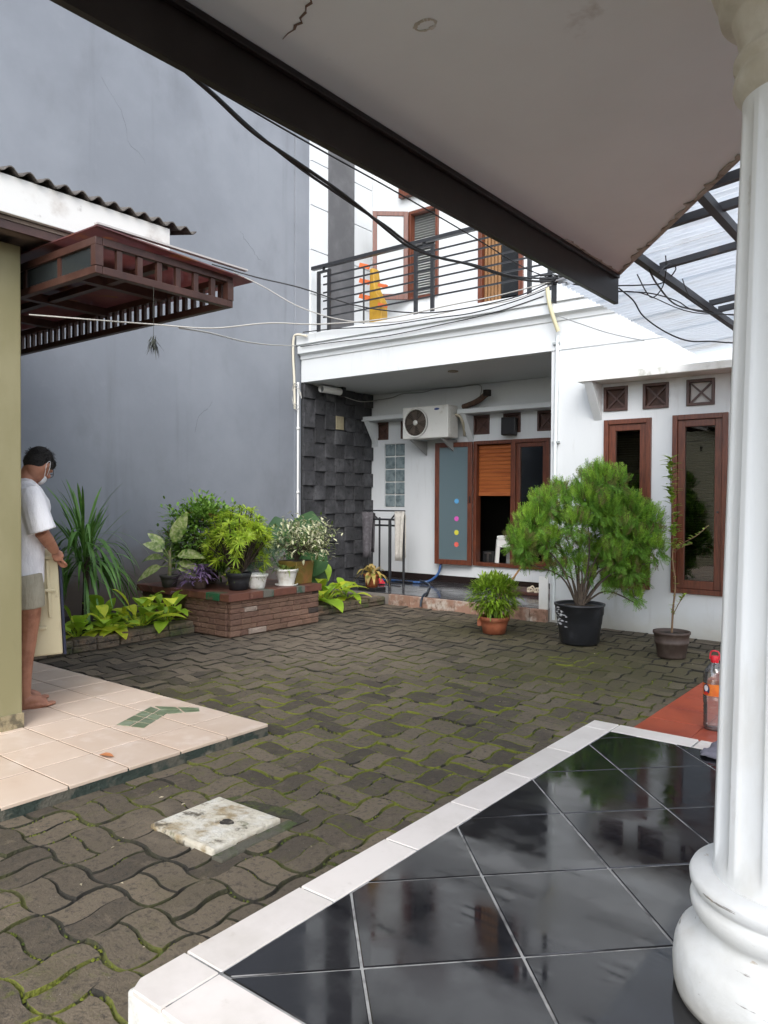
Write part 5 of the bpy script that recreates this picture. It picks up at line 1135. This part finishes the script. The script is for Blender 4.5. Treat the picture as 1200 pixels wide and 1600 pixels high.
t = B().ell((0,0,0), (.11,.09,.08), 14); t.add([(.05,0,.05),(.13,-.02,.07),(.09,.05,.10)], [(0,1,2)]); tag(t.build('cloth_bundle', M('pink_bundle', (.30,.10,.10), .9, [((.10,.04,.05), 12, .4, .6)]), None, loc=(-5.76,10.70,1.0)), 'reddish cloth bundle on top of the white stool indoors', 'cloth')
# yellow plastic stand on the balcony
t = thing('yellow_stand', 'yellow plastic upright stand with orange clips behind the balcony railing', 'stand', (-7.46, 9.35, 4.05))
yel = M('yellow_plastic', (.42,.24,.02), .5, [((.33,.18,.015), 8, .4, .7)]); org = M('orange_plastic', (.62,.14,.04), .5)
B().extr([(-.10,-.1,0),(.16,-.1,0),(.15,-.1,.50),(.02,-.1,.72),(-.02,-.1,1.05),(-.09,-.1,1.05),(-.10,-.1,.5)], (0,.16,0)).build('panel', yel, t, bevel=.02)
B().tube([(-.17,-.14,0),(-.17,-.14,1.06)], .014, 8).build('pole', black_metal, t)
for z in (1.08,.84,.60): B().bar((-.27,-.12,z+.05),(-.08,-.12,z-.02),.03,.07).build('clip', org, t)
for z in (.45,.75): B().bar((.12,-.13,z),(.28,-.13,z-.05),.04,.05).build('clip', org, t)
# ------------------------------------------------------------------ water bottle and cloth by the column
t = thing('water_bottle', 'large clear plastic water bottle with orange label and red cap on red tiles', 'bottle', (-1.33, 5.17, .023))
wat = Mglass('bottle_plastic', (.90,.93,.94), .12, .03, .10)
bp = [(.05,0),(.062,.004),(.066,.02)]
for k in range(6): bp += [(.068,.035+.022*k),(.063,.046+.022*k)]
bp += [(.068,.17),(.068,.215),(.0685,.22),(.0685,.305),(.068,.31),(.068,.345),(.062,.375),(.045,.405),(.028,.425),(.020,.435),(.020,.455)]
B().lathe(bp, (0,0,0), 32).build('body', wat, t)
B().lathe([(.0695,.225),(.0695,.30)], (0,0,0), 36, caps=False).build('label_band', M('orange_label', (.70,.20,.03), .4, [((.60,.13,.02), 9, .4, .6)]), t)
ca = math.atan2(-5.2, 1.29)   # faces the camera
def patch(a0, w, z0, z1, mat, name, rr=.0705):
    pts = [];
    for q in range(12): th_ = 2*PI*q/12; aa = a0+w*math.cos(th_); pts.append((rr*math.cos(aa), rr*math.sin(aa), (z0+z1)/2+(z1-z0)/2*math.sin(th_)))
    B().add(pts, [tuple(range(12))]).build(name, mat, t)
patch(ca-.75, .36, .228, .300, M('emblem_navy', (.02,.03,.10), .4), 'emblem', .0712); patch(ca-.75, .22, .252, .292, M('emblem_white', (.65,.66,.68), .4), 'emblem_centre', .0722); patch(ca-.75, .25, .230, .250, M('emblem_red', (.55,.03,.02), .4), 'emblem_base', .0724)
B().lathe([(.0235,.432),(.0245,.434),(.0245,.470),(.021,.474),(0,.474)], (0,0,0), 20).build('cap', M('red_cap', (.60,.015,.03), .4), t); B().tube(bezier([(-.03,0,.45),(-.022,0,.50),(.022,0,.50),(.03,0,.45)],4), .005, 5).build('carry_handle', M('red_handle', (.60,.03,.05), .4), t)
b = B(); r = random.Random(70); n = 22; vs = []
for i in range(n+1):
    for j in range(n+1):
        x, y = (i/n-.5)*.34, (j/n-.5)*.24; e = min(i,j,n-i,n-j)/n
        z = .006+.05*max(0, mnoise.noise((x*11,y*11,3))+.45)*min(1,e*7)+.02*abs(mnoise.noise((x*27,y*27,1)))
        vs.append((x+.03*mnoise.noise((x*9,y*9,7)), y+.03*mnoise.noise((x*9,y*9,5)), z))
b.add(vs, [(i*(n+1)+j,(i+1)*(n+1)+j,(i+1)*(n+1)+j+1,i*(n+1)+j+1) for i in range(n) for j in range(n)], 0, True)
o = tag(b.build('floor_cloth', M('grey_violet_cloth', (.26,.25,.30), .95, [((.20,.19,.24), 25, .4, .7)], bump=.3, bscale=250), None, recalc=False), 'crumpled grey-violet cloth on the far edge of the black tiles', 'cloth'); o.location = (-.98, 4.27, .153)
m_ = o.modifiers.new('solid','SOLIDIFY'); m_.thickness = .004
# ------------------------------------------------------------------ man and the panel he holds
# local frame: +x the way he faces, +y his left, z up; origin on the platform under his right ankle
FA = math.radians(74)
man = thing('person', 'man in white t-shirt and khaki shorts, barefoot, bending his head over a panel', 'person', (-5.06, 2.545, BZ), FA)
skin = M('skin', (.40,.185,.115), .5, [((.25,.10,.058), 9, .4, .7), ((.40,.18,.12), 30, .55, .75)], bump=.02, bscale=80)
def joinmesh(parts, voxel, name, mat, parent, smooth_it=2):
    b = B()
    for p in parts: b.add(p.v, p.f, 0, True)
    o = b.build(name, mat, parent)
    rm = o.modifiers.new('remesh','REMESH'); rm.mode = 'VOXEL'; rm.voxel_size = voxel; rm.use_smooth_shade = True
    sm = o.modifiers.new('smooth','SMOOTH'); sm.iterations = smooth_it; sm.factor = .5
    return o
def limb(pts, rs, n=14, k=4):
    pp = bezier(pts, k); L = len(rs)-1; rr = []
    for i in range(len(pp)):
        t = i/(len(pp)-1)*L; a = int(min(t, L-1)); rr.append(rs[a]+(rs[a+1]-rs[a])*(t-a))
    return B().tube(pp, rr, n)
body = []
for sy, dx in ((0, 0), (.20, .03)):           # right leg at y=0, left leg behind
    body.append(limb([(-.02,sy*.5+.05,.93),(.015,sy,.72),(.01,sy,.50),(-.015,sy,.30),(-.01,sy,.07)], [.085,.085,.062,.058,.036]))
    ft = [B().ell((-.025,sy,.045), (.042,.036,.045), 12), limb([(-.02,sy,.055),(.05,sy-.003,.052),(.12,sy-.006,.028)], [.042,.038,.026]), limb([(-.03,sy,.02),(.06,sy-.008,.02),(.13,sy-.010,.018)], [.030,.036,.030])]
    for k, (yy, ll, rr) in enumerate(((.022,.035,.0135),(.006,.036,.0105),(-.010,.030,.010),(-.024,.022,.0095),(-.037,.012,.009))):
        ft.append(limb([(.125-k*.008,sy+yy*.9-.008,.016),(.15-k*.008+ll*.4,sy+yy-.009,.017),(.155-k*.008+ll,sy+yy-.009,.010)], [rr,rr,rr*.8], 8, 3))
    body += ft
body.append(limb([(-.02,.10,.90),(-.015,.10,1.08),(.0,.10,1.28),(.015,.10,1.44),(.02,.10,1.53)], [.135,.125,.145,.13,.07], 18))
body.append(limb([(.01,.10,1.50),(.03,.10,1.57),(.065,.10,1.64)], [.062,.056,.055]))
# right arm (towards the viewer) reaches down and forward; left arm mirrors it
for sg, y0 in ((-1, -.075), (1, .275)):
    inn = -sg*.0
    body.append(limb([(.02,y0,1.46),(.045,y0+sg*.03,1.33),(.075,y0+sg*.035,1.20)], [.058,.050,.044]))
    body.append(limb([(.075,y0+sg*.035,1.20),(.13,y0-sg*.01,1.13),(.185,y0-sg*.07,1.06)], [.047,.043,.029]))
    hx, hy, hz_ = .208, y0-sg*.098, 1.028
    body.append(B().ell((hx,hy,hz_), (.040,.020,.045), 12, Matrix.Rotation(-.6,3,'Y')))
    for k in range(4):
        q = -.026+k*.0175; L = (.9,1.0,.95,.75)[k]
        c0 = Vector((hx+.020+q*.8, hy-sg*.002, hz_-.022-q*.9)) if False else Vector((hx+.022-q*.75, hy, hz_-.018+q*.75-.012))
        body.append(limb([c0, c0+Vector((.022*L,-sg*.012,-.022*L)), c0+Vector((.014*L,-sg*.034,-.038*L)), c0+Vector((-.010*L,-sg*.040,-.036*L))], [.0098,.0092,.0085,.0075], 8, 3))
    body.append(limb([(hx-.012,hy-sg*.010,hz_-.008),(hx-.016,hy-sg*.030,hz_-.026),(hx-.002,hy-sg*.042,hz_-.044)], [.012,.0105,.008], 8, 3))
HC = Vector((.105,.11,1.655)); HR = Matrix.Rotation(.72,3,'Z') @ Matrix.Rotation(.80,3,'Y')      # head bowed forward
def hp(v): return HC + HR @ Vector(v)
body.append(B().ell(HC, (.098,.077,.118), 20, HR)); body.append(B().ell(hp((.035,0,-.062)), (.060,.055,.058), 14, HR))
body.append(limb([hp((.085,0,.015)),hp((.105,0,-.012)),hp((.118,0,-.032)),hp((.092,0,-.042))], [.008,.012,.016,.012], 8, 3))
for sg in (-1, 1):
    body.append(B().ell(hp((-.005,sg*.078,-.012)), (.020,.009,.034), 10, HR)); body.append(B().ell(hp((.082,sg*.034,.028)), (.018,.026,.010), 8, HR)); body.append(B().ell(hp((.078,sg*.05,-.03)), (.02,.02,.02), 8, HR))
body.append(B().ell(hp((.092,0,-.072)), (.016,.026,.010), 8, HR))
joinmesh(body, .0055, 'body', skin, man, 3)
# t-shirt
shirt = [limb([(-.015,yq,.845),(-.015,yq,.97),(-.01,yq,1.12),(.005,yq,1.30),(.015,yq,1.41),(.015,.10,1.49)], [.140,.142,.140,.150,.135,.09], 22) for yq in (.055,.145)] + [
         limb([(.0,-.03,1.455),(.01,.10,1.475),(.0,.23,1.455)], [.085,.095,.085], 14),
         B().ell((.055,.10,1.36), (.125,.165,.13), 16), B().ell((-.03,.10,1.38), (.12,.17,.14), 16)]
for sg, y0 in ((-1,-.075),(1,.275)): shirt.append(limb([(.012,y0-sg*.03,1.465),(.028,y0+sg*.005,1.40),(.060,y0+sg*.030,1.275),(.080,y0+sg*.036,1.205)], [.080,.084,.088,.092], 16))
joinmesh(shirt, .007, 't_shirt', M('white_cotton', (.84,.84,.87), .9, [((.66,.66,.70), 5, .45, .7, (1,1,.5))], bump=.35, bscale=14, bstretch=(1,1,.35)), man, 4)
# khaki shorts
sh = [limb([(-.02,.10,.70),(-.02,.10,.80),(-.02,.10,.92)], [.10,.140,.145], 18)]
for sy in (0,.20): sh.append(limb([(-.015,sy*.9+.01,.90),(.0,sy,.80),(.008,sy,.685)], [.120,.116,.110], 18))
joinmesh(sh, .007, 'shorts', M('khaki_cotton', (.36,.335,.26), .9, [((.28,.26,.20), 8, .4, .7)], bump=.3, bscale=18, bstretch=(1,1,.3)), man, 3)
# hair: a close cap with short tufts
hairm = M('black_hair', (.010,.0085,.008), .55, bump=.4, bscale=120)
hb = B()
cap_parts = [B().ell(hp((-.012,0,.030)), (.104,.086,.102), 20, HR), B().ell(hp((-.045,0,-.01)), (.066,.080,.075), 16, HR), B().ell(hp((.055,0,.075)), (.055,.066,.045), 12, HR)]
hair = joinmesh(cap_parts, .006, 'hair', hairm, man, 2)
tf = B(); r = random.Random(80)
for k in range(900):
    d = Vector((r.gauss(0,1), r.gauss(0,1), r.gauss(.35,.8))).normalized()
    if d.x > .2 and d.z < .35 or d.z < -.55: continue
    if abs(d.y) > .75 and d.z < .05 and d.x > -.25: continue
    p = hp((-.012+d.x*.102, d.y*.085, .028+d.z*.100)); dd = HR @ (d*.35+Vector((.55 if d.z > .2 else .1, 0, -.25 if d.z > 0 else -.8))+Vector((r.gauss(0,.25),r.gauss(0,.25),r.gauss(0,.2))))
    tf.leaf(p-dd.normalized()*.006, dd, HR @ d, r.uniform(.022,.040), .0075, .1, 2, .2)
tf.build('hair_tufts', hairm, man, recalc=False)
# face mask and glasses
mk = B().ell(hp((.068,0,-.062)), (.046,.054,.046), 16, HR); mkw = M('mask_white', (.72,.74,.76), .85)
mo_ = joinmesh([mk], .006, 'face_mask', mkw, man, 1)
for sg in (-1,1):
    B().tube(bezier([hp((.060,sg*.058,-.042)),hp((.025,sg*.079,-.012)),hp((-.012,sg*.088,.020)),hp((-.028,sg*.088,-.015)),hp((-.008,sg*.085,-.045)),hp((.055,sg*.060,-.085))],4), .0018, 5).build('mask_loop', mkw, man)
    B().tube(bezier([hp((.108,sg*.055,.008)),hp((.06,sg*.079,.010)),hp((-.005,sg*.086,.018)),hp((-.03,sg*.084,.0))],4), .0022, 5).build('glasses_arm', black_plastic, man)
    B().tube([hp((.108+.0*q, sg*.033+.024*math.cos(2*PI*q/12), .002+.019*math.sin(2*PI*q/12))) for q in range(13)], .002, 5).build('glasses_rim', black_plastic, man)
B().tube([hp((.112,-.010,.006)),hp((.113,.010,.006))], .002, 5).build('glasses_bridge', black_plastic, man)
# the panel: cream inner door liner with ribs and a dark edge
pn = thing('door_panel', 'cream moulded door panel with dark blue edge held upright by the man', 'door panel', (-5.06, 2.54, BZ+.075), FA)
crm_ = M('cream_plastic', (.56,.50,.33), .5, [((.48,.42,.27), 4, .4, .7), ((.36,.30,.18), 14, .62, .78)])
def Pn(x, y, z):     # leans: top nearer to him than the bottom
    return (x+.02+(.98-z)*.05, y, z)
def slab(x0, x1, y0, y1, z0, z1, mat, name, bev=.006):
    b = B(); c = [(x0,y0,z0),(x1,y0,z0),(x1,y1,z0),(x0,y1,z0),(x0,y0,z1),(x1,y0,z1),(x1,y1,z1),(x0,y1,z1)]
    b.add([Pn(*q) for q in c], [(0,3,2,1),(4,5,6,7),(0,1,5,4),(1,2,6,5),(2,3,7,6),(3,0,4,7)]); return b.build(name, mat, pn, bevel=bev)
slab(-.07,.205,.075,.115,.255,1.0, crm_, 'liner', .012); slab(.207,.225,.07,.125,.25,1.005, M('navy_edge', (.018,.022,.05), .5), 'edge_gasket', .004)
for z in (.93,.70,.44): slab(-.05,.17 if z > .5 else .10,.052,.077,z,z+.022, crm_, 'shelf_rib', .006)
for x in (-.045,.12): slab(x,x+.02,.060,.077,.52,.92, crm_, 'side_rib', .005)
